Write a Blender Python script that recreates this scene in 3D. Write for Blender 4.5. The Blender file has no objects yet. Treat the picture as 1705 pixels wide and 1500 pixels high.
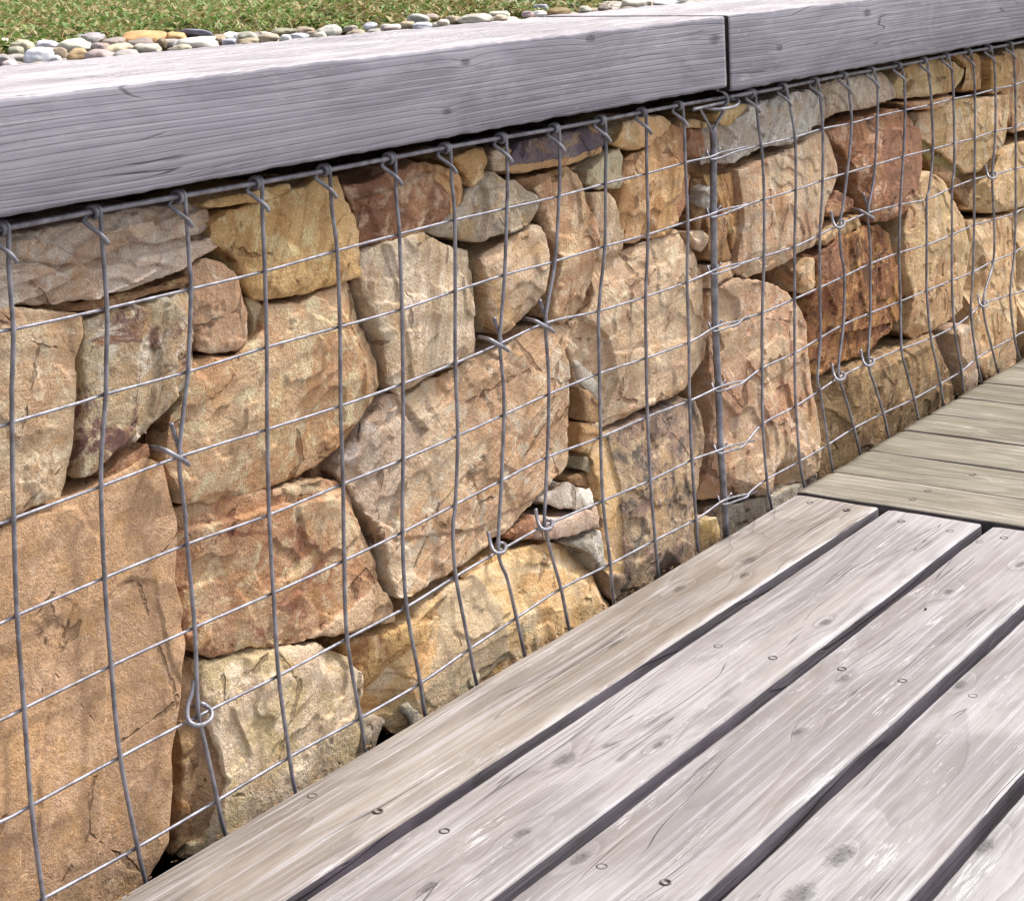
import bpy, math, random
import numpy as np
from mathutils import Matrix, Vector

# ------------------------------------------------------------------ camera
S = bpy.context.scene
F = 3083.0                      # focal length in photo pixels (photo 1705 x 1500)
PPX, PPY = 852.0, -101.0        # principal point (the photo is a crop of a levelled view)
_X = np.array([2158.0, -76.0, F]); _Z = np.array([-.035, -1.0, 0.0])
_X /= np.linalg.norm(_X); _Z /= np.linalg.norm(_Z)
_Y = np.cross(_Z, _X); _Y /= np.linalg.norm(_Y); _Z = np.cross(_X, _Y)
R = np.stack([_X, _Y, _Z])      # camera (x right, y down, z forward) -> world
CAM = -(R @ (np.array([10 - PPX, 380 - PPY, F]) / F * 1.505))
cd = bpy.data.cameras.new('camera'); cam = bpy.data.objects.new('camera', cd)
S.collection.objects.link(cam); S.camera = cam
M = Matrix.Identity(4)
for r in range(3):
    M[r][0] = R[r][0]; M[r][1] = -R[r][1]; M[r][2] = -R[r][2]; M[r][3] = CAM[r]
cam.matrix_world = M
cd.sensor_fit = 'HORIZONTAL'; cd.sensor_width = 36.0; cd.lens = F / 1705 * 36.0
cd.shift_x = (852.5 - PPX) / 1705; cd.shift_y = (PPY - 750) / 1705
cd.clip_start = .05; cd.clip_end = 500

# ------------------------------------------------------------------ light
SUN = Vector((0.50, -0.27, 0.83)).normalized()
w = bpy.data.worlds.new('World'); S.world = w; w.use_nodes = True
nt = w.node_tree; bg = nt.nodes['Background']
sky = nt.nodes.new('ShaderNodeTexSky'); sky.sky_type = 'NISHITA'; sky.sun_disc = False
sky.sun_elevation = math.asin(SUN.z); sky.sun_rotation = math.atan2(SUN.x, SUN.y)
sky.air_density = 1.0; sky.dust_density = 4.0; sky.ozone_density = 1.0
hs = nt.nodes.new('ShaderNodeHueSaturation'); hs.inputs['Saturation'].default_value = .42
nt.links.new(sky.outputs[0], hs.inputs['Color']); nt.links.new(hs.outputs[0], bg.inputs[0])
bg.inputs[1].default_value = .15
ld = bpy.data.lights.new('sun', 'SUN'); ld.energy = 2.3; ld.angle = math.radians(7); ld.color = (1, .965, .93)
lo = bpy.data.objects.new('sun', ld); S.collection.objects.link(lo)
lo.rotation_euler = SUN.to_track_quat('Z', 'Y').to_euler()
S.view_settings.view_transform = 'Standard'; S.view_settings.look = 'None'
S.view_settings.exposure = 0.74; S.view_settings.gamma = 1
S.render.engine = 'CYCLES'

# ------------------------------------------------------------------ helpers
col = S.collection
def ray(px, py): return R @ np.array([px - PPX, py - PPY, F])
def at(px, py, y=0.0):                  # point of the plane Y=y seen at a photo pixel
    d = ray(px, py); return CAM + d * (y - CAM[1]) / d[1]
def atz(px, py, z):
    d = ray(px, py); return CAM + d * (z - CAM[2]) / d[2]
def bulge(z):                           # the filled baskets belly out near the deck
    t = min(max((-.34 - z) / .2, 0), 1); return .013 * t * t * (3 - 2 * t)
def wall(px, py, dy=0.0):
    b = 0
    for _ in range(3):
        p = at(px, py, dy - b); b = bulge(p[2])
    return p

def lin(c):
    return tuple((v / 255 / 12.92) if v / 255 <= .04045 else ((v / 255 + .055) / 1.055) ** 2.4 for v in c)

def tag(o, label=None, cat=None, group=None, kind=None):
    if label: o['label'] = label
    if cat: o['category'] = cat
    if group: o['group'] = group
    if kind: o['kind'] = kind
    return o
def mesh_obj(name, V, Fc, mat=None, parent=None, smooth=True, origin=None, mats=None, midx=None):
    V = np.asarray(V, dtype=np.float64)
    if origin is None: origin = np.zeros(3)
    me = bpy.data.meshes.new(name)
    Vl = V - np.asarray(origin)
    if isinstance(Fc, np.ndarray):
        n = Fc.shape[1]
        me.vertices.add(len(Vl)); me.vertices.foreach_set('co', Vl.astype(np.float32).ravel())
        me.loops.add(Fc.size); me.loops.foreach_set('vertex_index', Fc.astype(np.int32).ravel())
        me.polygons.add(len(Fc)); me.polygons.foreach_set('loop_start', np.arange(0, Fc.size, n, dtype=np.int32))
        me.polygons.foreach_set('loop_total', np.full(len(Fc), n, dtype=np.int32))
        me.update(calc_edges=True); me.validate()
    else:
        me.from_pydata([tuple(v) for v in Vl], [], Fc); me.update()
    if mats:
        for m in mats: me.materials.append(m)
        if midx is not None: me.polygons.foreach_set('material_index', np.asarray(midx, dtype=np.int32))
    elif mat: me.materials.append(mat)
    me.polygons.foreach_set('use_smooth', np.full(len(me.polygons), smooth))
    o = bpy.data.objects.new(name, me); col.objects.link(o)
    if parent:
        o.parent = parent; o.location = Vector(origin) - parent.location
    else: o.location = origin
    return o
def empty(name, loc=(0, 0, 0)):
    o = bpy.data.objects.new(name, None); o.empty_display_size = .02; o.location = loc; col.objects.link(o); return o

# numpy gradient noise
_rs = np.random.RandomState(7); _perm = _rs.permutation(512); _perm = np.concatenate([_perm] * 3)
_gr = _rs.normal(size=(512, 3)); _gr /= np.linalg.norm(_gr, axis=1)[:, None]
def perlin(P):
    P = np.asarray(P, float); i = np.floor(P).astype(int); f = P - i; u = f * f * f * (f * (f * 6 - 15) + 10)
    i &= 511; out = 0
    for dx in (0, 1):
        for dy in (0, 1):
            for dz in (0, 1):
                h = _perm[_perm[_perm[(i[..., 0] + dx) & 511] + ((i[..., 1] + dy) & 511)] + ((i[..., 2] + dz) & 511)]
                g = _gr[h]; d = f - np.array([dx, dy, dz])
                wgt = (u[..., 0] if dx else 1 - u[..., 0]) * (u[..., 1] if dy else 1 - u[..., 1]) * (u[..., 2] if dz else 1 - u[..., 2])
                out = out + wgt * (g * d).sum(-1)
    return out * 1.6
def fbm(P, o=3):
    s = 0; a = 1
    for k in range(o): s = s + a * perlin(P * 2 ** k + 17.3 * k); a *= .5
    return s

def spline(pts, step=.006):             # Catmull-Rom through 3D points
    P = np.array(pts, float)
    Q = np.vstack([2 * P[0] - P[1], P, 2 * P[-1] - P[-2]]); out = []
    for k in range(1, len(Q) - 2):
        a, b, c, d = Q[k - 1], Q[k], Q[k + 1], Q[k + 2]
        n = max(2, int(np.linalg.norm(c - b) / step))
        for t in np.arange(n) / n:
            out.append(.5 * ((2 * b) + (c - a) * t + (2 * a - 5 * b + 4 * c - d) * t * t + (3 * b - a - 3 * c + d) * t ** 3))
    out.append(P[-1]); return np.array(out)
def tube(path, r, n=8, wob=0.0):
    P = np.array(path); m = len(P)
    T = np.gradient(P, axis=0); T /= np.linalg.norm(T, axis=1)[:, None] + 1e-12
    u = np.cross(T[0], [0.31, .9, .2]); u /= np.linalg.norm(u); V = []
    for k in range(m):
        u = u - T[k] * u.dot(T[k]); u /= np.linalg.norm(u); v = np.cross(T[k], u)
        a = np.arange(n) * 2 * math.pi / n
        rr = r * (1 + wob * math.sin(k * 1.7))
        V.append(P[k] + rr * (np.cos(a)[:, None] * u + np.sin(a)[:, None] * v))
    V = np.vstack(V + [P[:1], P[-1:]])
    Fc = []
    for k in range(m - 1):
        for j in range(n):
            Fc.append((k * n + j, k * n + (j + 1) % n, (k + 1) * n + (j + 1) % n, (k + 1) * n + j))
    a, b = m * n, m * n + 1
    for j in range(n):
        Fc.append((a, (j + 1) % n, j)); Fc.append((b, (m - 1) * n + j, (m - 1) * n + (j + 1) % n))
    return V, Fc
def join(parts):
    V = []; Fc = []; o = 0
    for v, f in parts:
        V.append(v); Fc += [tuple(i + o for i in q) for q in f]; o += len(v)
    return np.vstack(V), Fc

# ---- tiny node DSL
class NT:
    def __init__(s, name):
        s.m = bpy.data.materials.new(name); s.m.use_nodes = True; s.t = s.m.node_tree; s.n = s.t.nodes
        s.b = s.n['Principled BSDF']
    def put(s, sock, v):
        if isinstance(v, E): s.t.links.new(v.s, sock)
        elif isinstance(v, tuple) and len(v) == 3 and sock.type == 'RGBA': sock.default_value = (*v, 1)
        else: sock.default_value = v
    def math(s, op, a, b=0.0, c=None):
        n = s.n.new('ShaderNodeMath'); n.operation = op; s.put(n.inputs[0], a); s.put(n.inputs[1], b)
        if c is not None: s.put(n.inputs[2], c)
        return E(s, n.outputs[0])
    def obj(s): return E(s, s.n.new('ShaderNodeTexCoord').outputs['Object'])
    def xyz(s, v):
        n = s.n.new('ShaderNodeSeparateXYZ'); s.put(n.inputs[0], v); return [E(s, o) for o in n.outputs]
    def vec(s, x, y, z):
        n = s.n.new('ShaderNodeCombineXYZ')
        for i, v in enumerate((x, y, z)): s.put(n.inputs[i], v)
        return E(s, n.outputs[0])
    def mapping(s, v, loc=(0, 0, 0), rot=(0, 0, 0), sc=(1, 1, 1)):
        n = s.n.new('ShaderNodeMapping'); s.put(n.inputs[0], v)
        n.inputs[1].default_value = loc; n.inputs[2].default_value = rot; n.inputs[3].default_value = sc
        return E(s, n.outputs[0])
    def noise(s, v, scale, detail=4, rough=.55, dist=0.0, out=0):
        n = s.n.new('ShaderNodeTexNoise'); s.put(n.inputs['Vector'], v); s.put(n.inputs['Scale'], float(scale))
        n.inputs['Detail'].default_value = detail; n.inputs['Roughness'].default_value = rough
        n.inputs['Distortion'].default_value = dist
        return E(s, n.outputs[out])
    def voro(s, v, scale, feat='F1'):
        n = s.n.new('ShaderNodeTexVoronoi'); n.feature = feat; s.put(n.inputs['Vector'], v); n.inputs['Scale'].default_value = scale
        return E(s, n.outputs['Distance'])
    def ramp(s, v, a, b, lo=0.0, hi=1.0):
        n = s.n.new('ShaderNodeMapRange'); n.clamp = True; n.interpolation_type = 'SMOOTHSTEP'
        s.put(n.inputs[0], v); n.inputs[1].default_value = a; n.inputs[2].default_value = b
        n.inputs[3].default_value = lo; n.inputs[4].default_value = hi
        return E(s, n.outputs[0])
    def mix(s, f, a, b, mode='MIX'):
        n = s.n.new('ShaderNodeMix'); n.data_type = 'RGBA'; n.blend_type = mode
        s.put(n.inputs[0], f); s.put(n.inputs[6], a); s.put(n.inputs[7], b); return E(s, n.outputs[2])
    def scale(s, c, f):                  # colour times factor
        return s.mix(1.0, c, s.vec(f, f, f), 'MULTIPLY')
    def bump(s, h, dist, strength=1.0, nrm=None):
        n = s.n.new('ShaderNodeBump'); n.inputs['Distance'].default_value = dist; n.inputs['Strength'].default_value = strength
        s.put(n.inputs['Height'], h)
        if nrm: s.put(n.inputs['Normal'], nrm)
        return E(s, n.outputs[0])
    def out(s, color, rough, nrm=None, metal=0.0, spec=.3):
        s.put(s.b.inputs['Base Color'], color); s.put(s.b.inputs['Roughness'], rough)
        s.put(s.b.inputs['Metallic'], metal); s.put(s.b.inputs['Specular IOR Level'], spec)
        if nrm: s.put(s.b.inputs['Normal'], nrm)
        return s.m
class E:
    def __init__(s, t, sock): s.t = t; s.s = sock
    def __add__(s, o): return s.t.math('ADD', s, o)
    __radd__ = __add__
    def __mul__(s, o): return s.t.math('MULTIPLY', s, o)
    __rmul__ = __mul__
    def __sub__(s, o): return s.t.math('SUBTRACT', s, o)
    def __rsub__(s, o): return s.t.math('SUBTRACT', o, s)
    def __truediv__(s, o): return s.t.math('DIVIDE', s, o)
    def pw(s, o): return s.t.math('POWER', s, o)

# ------------------------------------------------------------------ materials
PAL = {  # fresh, second, light, stain colours (albedos written as sRGB)
 'pink':   ((202, 182, 162), (188, 160, 136), (220, 206, 190), (140, 108, 84)),
 'tan': ((210, 177, 139), (192, 154, 114), (224, 204, 172), (136, 98, 64)),
 'rose': ((206, 178, 146), (190, 156, 122), (220, 202, 174), (138, 102, 76)),
 'ochre': ((210, 168, 118), (190, 146, 98), (224, 198, 158), (130, 88, 52)),
 'yellow': ((226, 192, 144), (214, 172, 116), (234, 214, 180), (146, 100, 62)),
 'red': ((184, 138, 104), (154, 108, 80), (216, 188, 156), (100, 66, 52)),
 'mottle': ((198, 168, 128), (180, 136, 100), (218, 200, 168), (128, 80, 62)),
 'rust': ((166, 118, 76), (138, 94, 62), (206, 166, 114), (84, 56, 46)),
 'plum':   ((124, 110, 114), (106, 90, 98), (172, 144, 112), (68, 54, 64)),
 'grey': ((188, 176, 154), (168, 150, 126), (210, 200, 180), (114, 96, 74)),
 'white':  ((206, 200, 190), (186, 174, 156), (226, 222, 216), (136, 114, 86)),
 'block': ((204, 186, 158), (186, 156, 124), (222, 212, 194), (126, 92, 80)),
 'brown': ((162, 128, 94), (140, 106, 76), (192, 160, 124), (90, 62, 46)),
 'stained': ((182, 156, 122), (154, 132, 112), (208, 182, 146), (100, 88, 84)),
 'sand': ((192, 157, 122), (179, 143, 108), (204, 174, 140), (140, 102, 74)),
 'cream':  ((212, 190, 158), (196, 170, 136), (228, 212, 186), (142, 108, 78)),
 'umber': ((160, 118, 92), (138, 98, 78), (190, 150, 120), (92, 64, 54)),
 'moss': ((140, 126, 82), (118, 104, 64), (164, 148, 104), (80, 68, 44)),
}
KA = 1.0
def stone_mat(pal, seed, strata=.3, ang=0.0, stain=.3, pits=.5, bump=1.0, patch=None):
    rn = random.Random(seed); A, B, Cc, D = [tuple(min(.85, v * KA) for v in lin(c)) for c in PAL[pal]]
    j = lambda c, a=.06: tuple(v * (1 + rn.uniform(-a, a)) for v in c)
    A, B, Cc, D = j(A), j(B), j(Cc), j(D)
    t = NT('stone_' + pal); off = (rn.uniform(-9, 9), rn.uniform(-9, 9), rn.uniform(-9, 9))
    v = t.mapping(t.obj(), loc=off, rot=(0, ang, 0))
    vs = t.mapping(v, sc=(5, 30, 95))
    n1 = t.noise(v, 13, 4, .6, .8)
    n2 = t.noise(v, 34, 5, .65, .6)
    n3 = t.noise(v, 120, 5, .7)
    st = t.noise(vs, 1.0, 4, .6, .5)
    stn = t.noise(v, 17, 5, .7, 1.6)
    fine = t.noise(v, 700, 3, .7)
    c = t.mix(t.ramp(n1, .42, .58), A, B)
    c = t.mix(t.ramp(n2, .50, .62) * .75, c, Cc)
    c = t.mix(t.ramp(n3, .52, .66) * .6, c, tuple(.6 * x + .4 * y for x, y in zip(B, D)))
    c = t.mix(t.ramp(st, .52, .66) * strata, c, D)
    c = t.mix(t.ramp(st, .46, .30) * (strata * .6), c, Cc)
    c = t.mix(t.ramp(stn, .62 - .16 * stain, .70 - .1 * stain) * min(1, stain * 1.2), c, D)
    # dark mineral films and rusty halos
    n5 = t.noise(v, 46, 6, .75, 2.2)
    c = t.mix(t.ramp(n5, .60, .72) * (.25 + .5 * stain), c, D)
    n6 = t.noise(v, 22, 3, .6, 1.0)
    c = t.mix(t.ramp(n6, .54, .66) * .28, c, tuple(lin((196, 148, 84))))
    c = t.mix(t.ramp(t.noise(v, 70, 4, .7, .5), .62, .74) * .35, c, tuple(lin((206, 198, 190))))
    if patch:                                            # a face of another colour (weathered skin, fresh break)
        an = t.n.new('ShaderNodeAttribute'); an.attribute_name = 'patch'; pf = E(t, an.outputs['Fac'])
        pa, pb = lin(PAL[patch][0]), lin(PAL[patch][1])
        c = t.mix(t.ramp(pf + (n3 - .5) * .8, .40, .60) * .85, c, t.mix(t.ramp(n2, .42, .6), pa, pb))
    # tiny iron and pore specks
    sp = t.noise(v, 420, 2, .6)
    c = t.mix(t.ramp(sp, .64, .72) * (.55 * pits), c, D)
    c = t.mix(t.ramp(sp, .36, .28) * .35, c, Cc)
    val = t.ramp(fine, .30, .70, .72, 1.22)
    c = t.scale(c, val)
    # hairline cracks
    cr = t.voro(t.mapping(t.mapping(v, sc=(1, 1, 1)), sc=(9, 9, 9)), 1.0, 'DISTANCE_TO_EDGE')
    wv = t.noise(v, 25, 3, .6)
    crk = t.math('MULTIPLY', t.ramp(cr + (wv - .5) * .22, .0, .018, 1, 0), t.ramp(n1, .5, .56))
    c = t.mix(crk * .55, c, tuple(x * .5 for x in D))
    h = n2 * .26 + n3 * .5 + fine * .16 + t.noise(v, 260, 3, .65) * .28 + st * (.3 * strata) - crk * .5 - t.ramp(sp, .66, .72) * (.12 * pits)
    return t.out(c, t.ramp(n2, .3, .7, .72, .92), t.bump(h, .0048 * bump, 1.0), spec=.25)

def wire_mat():
    t = NT('galvanised_wire'); v = t.obj()
    n = t.noise(v, 60, 4, .6); f = t.noise(v, 900, 3, .7)
    c = t.mix(t.ramp(n, .35, .65), lin((158, 157, 165)), lin((118, 117, 125)))
    c = t.mix(t.ramp(f, .55, .7) * .6, c, lin((168, 164, 168)))
    c = t.mix(t.ramp(t.noise(v, 25, 3), .6, .7) * .5, c, lin((96, 80, 62)))
    return t.out(c, t.ramp(f, .3, .7, .36, .6), t.bump(f, .0005, .6), metal=.55, spec=.5)
WIRE = wire_mat()

def wood_mat(name, base, dark, light, knots, seed, axis='x', rings=26, contrast=1.0, lf=None, ksz=1.0, peel=.3, peelcol=(236, 232, 234), cracks=.6, plane='xy', stain=None, stainamt=.0, relief=1.0, wid=None):
    """weathered board: contour-line growth rings bent round the knots; u runs along the board"""
    rn = random.Random(seed); t = NT(name); P = t.xyz(t.obj())
    if plane == 'xy': u, v, wv = (P[0], P[1], P[2]) if axis == 'x' else (P[1], P[0], P[2])
    else: u, v, wv = P[0], P[2], P[1]
    o1, o2 = rn.uniform(-20, 20), rn.uniform(-20, 20)
    cu = t.vec(u * 1.1 + o1, v * 9.0 + o2, wv * 4.0)
    g = t.noise(cu, 1.0, 2, .45, .15) * 1.0
    q = g * rings + v * (lf if lf else rings * 2.2)
    core = None
    for (ku, kv, kr) in knots:
        du = (u - ku) * .42; dv = (v - kv)
        d2 = du * du + dv * dv
        e = t.math('EXPONENT', d2 * (-1.0 / (kr * 1.7) ** 2))
        q = q + e * (1.1 * ksz)
        du2 = (u - ku) * .46
        dd = t.math('SQRT', du2 * du2 + dv * dv) + (t.noise(t.obj(), 150, 2) - .5) * (kr * .7)
        k = t.ramp(dd, kr * .30, kr * .95, 1, 0)
        core = k if core is None else t.math('MAXIMUM', core, k)
    ph = t.math('FRACT', q)
    line = t.ramp(ph, .55, .93) * t.ramp(ph, .93, 1.0, 1, 0)         # late wood: slow rise, quick fall
    fib = t.noise(t.vec(u * 7 + o2, v * 430, wv * 300), 1.0, 4, .7)       # fibres
    fib2 = t.noise(t.vec(u * 2.4 + o2, v * 170 + o1, wv * 90), 1.0, 5, .7)
    blot = t.noise(t.vec(u * 4 + o1, v * 11, wv * 6 + o2), 1.0, 5, .65, .6)
    c = t.mix(t.ramp(blot, .38, .60), base, tuple(.42 * a + .58 * b for a, b in zip(base, dark)))
    c = t.mix(t.ramp(fib2, .46, .64) * .55, c, light)
    c = t.mix(line * (.55 * contrast), c, dark)
    c = t.mix(t.ramp(fib, .50, .64) * (.70 * contrast), c, dark)
    if stain is not None:
        c = t.mix(t.ramp(t.noise(t.vec(u * 3 - o1, v * 14, wv), 1.0, 4, .6, .7), .48, .66) * stainamt, c, stain)
    pe = t.noise(t.vec(u * 26 + o1, v * 330, wv * 60), 1.0, 5, .75, .2)
    pe2 = t.noise(t.vec(u * 6, v * 26 + o2, wv), 1.0, 4, .65)
    pm = t.ramp(pe + (pe2 - .5) * .8, .62, .70) * peel
    c = t.mix(pm, c, lin(peelcol))
    if wid:                                               # bleached, rubbed edges of the boards
        pe2_ = t.noise(t.vec(u * 5 + o2, v * 9, 0), 1.0, 2)
        wn = t.noise(t.vec(u * 9, v * 60 + o1, 0), 1.0, 3, .6)
        eg = t.math('MAXIMUM', t.ramp(v + (wn - .5) * .02, .0, .012, 1, 0), t.ramp(v + (wn - .5) * .008, wid - .006, wid))
        c = t.mix(eg * t.ramp(fib2 + (pe2_ - .5) * .8, .40, .62) * .42, c, tuple(.5 * (a + b) for a, b in zip(light, lin(peelcol))))
    # drying checks
    ck = t.noise(t.vec(u * 2.2 + o2, v * 75 + g * 12, wv * 30), 1.0, 2, .4)
    ckm = t.ramp(t.math('ABSOLUTE', ck - .5), .0, .012, 1, 0) * t.ramp(t.noise(t.vec(u * 3.1, v * 16 + o1, wv), 1.0, 2), .53, .60)
    c = t.mix(ckm * cracks, c, tuple(x * .25 for x in dark))
    sp = t.noise(t.obj(), 480, 2, .6)
    c = t.mix(t.ramp(sp, .66, .72) * .35, c, tuple(x * .6 for x in dark))
    if core is not None:
        c = t.mix(core * .72, c, tuple(x * .66 for x in dark))
        c = t.mix(core * t.ramp(t.noise(t.obj(), 210, 4, .7), .5, .62) * .6, c, tuple(x * .25 for x in dark))
    h = line * -.55 + fib * .28 + fib2 * .30 + pm * .5 - ckm * 1.0 + blot * .2 + t.noise(t.obj(), 90, 3) * .15
    if core is not None: h = h + core * .5
    return t.out(c, .72, t.bump(h, .0011 * relief, 1.0), spec=.35)

# ------------------------------------------------------------------ setting
def soil_mat(name, a, b):
    t = NT(name); v = t.obj(); n = t.noise(v, 40, 6, .7)
    c = t.mix(t.ramp(n, .35, .65), lin(a), lin(b))
    return t.out(c, .95, t.bump(n + t.noise(v, 300, 3) * .3, .01, 1))
SOIL = soil_mat('dark_soil', (62, 46, 34), (38, 28, 22))
TURF = soil_mat('turf_soil', (72, 58, 38), (46, 40, 24))
def box(name, x0, x1, y0, y1, z0, z1, mat, **k):
    V = [(x, y, z) for x in (x0, x1) for y in (y0, y1) for z in (z0, z1)]
    Fc = [(0, 1, 3, 2), (4, 6, 7, 5), (0, 4, 5, 1), (2, 3, 7, 6), (0, 2, 6, 4), (1, 5, 7, 3)]
    return mesh_obj(name, V, Fc, mat, smooth=False, **k)
g = mesh_obj('ground', [(-150, -150, -.74), (150, -150, -.74), (150, .25, -.74), (-150, .25, -.74)], [(0, 1, 2, 3)], SOIL, smooth=False)
tag(g, kind='structure')
g = box('earth_bank', -6, 8, .125, .31, -.74, .072, SOIL); tag(g, kind='structure')
# garden terrace: gently uneven near the wall, flat out to the horizon
nx, ny = 70, 60
gx = np.concatenate([[-150], np.linspace(-2, 6, nx - 2), [150]]); gy = np.concatenate([np.linspace(.285, 6, ny - 1), [150]])
GX, GY = np.meshgrid(gx, gy); GZ = .080 + .012 * fbm(np.stack([GX * 3, GY * 3, GX * 0], -1), 3) * (GY > .5)
V = np.stack([GX, GY, GZ], -1).reshape(-1, 3); idx = np.arange(nx * ny).reshape(ny, nx)
Fq = np.stack([idx[:-1, :-1], idx[:-1, 1:], idx[1:, 1:], idx[1:, :-1]], -1).reshape(-1, 4)
g = mesh_obj('garden_terrace', V, Fq, TURF); tag(g, kind='structure')
LAWN = soil_mat('lawn_green', (104, 122, 60), (78, 96, 44))
g = mesh_obj('lawn', [(-149, 3.1, .118), (149, 3.1, .118), (149, 149, .118), (-149, 149, .118)], [(0, 1, 2, 3)], LAWN, smooth=False); tag(g, kind='structure')

# ------------------------------------------------------------------ coping timbers
def timber(label, x0, x1, yf, yb0, yb1, z0, z1, m_front, m_top, m_end, seed):
    """square-sawn beam with slightly worn edges: cross-section swept along x"""
    n = 420; xs = np.linspace(x0, x1, n); V = []; rb = .0035
    for k, x in enumerate(xs):
        yb = yb0 + (yb1 - yb0) * k / (n - 1)
        sec = []
        for (cy, cz, a0) in ((yf + rb, z0 + rb, 180), (yb - rb, z0 + rb, 270), (yb - rb, z1 - rb, 0), (yf + rb, z1 - rb, 90)):
            for a in (0, 30, 60, 90):
                th = math.radians(a0 + a)
                sec.append((x, cy + rb * math.cos(th), cz + rb * math.sin(th)))
        V.append(sec)
    V = np.array(V); m = V.shape[1]
    # fine wobble of the worn arrises
    nz = perlin(np.stack([V[..., 0] * 25 + seed, V[..., 1] * 4, V[..., 2] * 4], -1)) * .0012 + np.minimum(0, perlin(np.stack([V[..., 0] * 60, V[..., 1] * 20, V[..., 2] * 20 + seed], -1)) - .25) * .0010 + perlin(np.stack([V[..., 0] * 120, V[..., 1] * 30, V[..., 2] * 30 + seed], -1)) * .0005
    V[..., 2] += nz; V[..., 1] += perlin(np.stack([V[..., 0] * 9, V[..., 2] * 9, V[..., 2] * 0 + seed], -1)) * .0010
    Fc = []; mi = []
    for k in range(n - 1):
        for j in range(m):
            Fc.append((k * m + j, k * m + (j + 1) % m, (k + 1) * m + (j + 1) % m, (k + 1) * m + j)); 
            mi.append(1 if 7 < j <= 12 else 0)
    V = V.reshape(-1, 3)
    Fc = [f[::-1] for f in Fc]
    Fc.append(tuple(range(m))); mi.append(2); Fc.append(tuple(range((n - 1) * m, n * m))[::-1]); mi.append(2)
    o = mesh_obj('coping_timber', V, Fc, mats=[m_front, m_top, m_end], midx=mi, origin=(x0, yf, z0))
    tag(o, label, 'timber beam', 'weathered timbers capping the gabion wall'); return o
XL0, XJ = -1.6, 1.1885
def kxz(px, py, x0, z0, r):
    p = at(px, py, -.02); return (p[0] - x0, p[2] - z0, r)
G1, G2, G3 = lin((134, 131, 140)), lin((92, 89, 99)), lin((158, 155, 163))  # weathered front grey, with the shade of the front partly painted into it
fm = wood_mat('shaded_sawn_face', G1, G2, G3, [kxz(775, 104, XL0, .012, .006), kxz(745, 186, XL0, .012, .0055), kxz(984, 64, XL0, .012, .007), kxz(1190, 66, XL0, .012, .010)], 3, plane='xz', rings=5, lf=155, ksz=.5, contrast=.36, peel=.32, peelcol=(186, 180, 184), cracks=.7, relief=.55)
tm = wood_mat('bleached_top_face', lin((184, 176, 177)), lin((118, 110, 112)), lin((196, 190, 191)), [], 5, rings=10, contrast=.6, peel=.7, cracks=.9, relief=1.2)
em = wood_mat('shaded_end_grain', lin((36, 32, 30)), lin((22, 20, 19)), lin((52, 48, 44)), [], 6, rings=40)  # ends near black: shade of the joint painted into the wood colour
timber('long grey timber capping the wall on the left of the dark joint', XL0, XJ, -.020, .437, .284, .0125, .1075, fm, tm, em, 1.0)
XR = 1.1965
fm2 = wood_mat('shaded_sawn_face_right', G1, G2, G3, [kxz(1443, 22, XR, .006, .009), kxz(1297, 80, XR, .006, .006)], 13, plane='xz', rings=5, lf=145, ksz=.5, contrast=.34, peel=.34, peelcol=(190, 186, 190), cracks=.7, relief=.55)
tm2 = wood_mat('bleached_top_right', lin((186, 178, 179)), lin((120, 112, 114)), lin((198, 192, 193)), [], 15, rings=9, contrast=.6, peel=.7, cracks=.9)
timber('grey timber capping the wall on the right of the dark joint', XR, 4.2, -.0215, .284, .22, .0065, .1085, fm2, tm2, em, 4.0)

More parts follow.
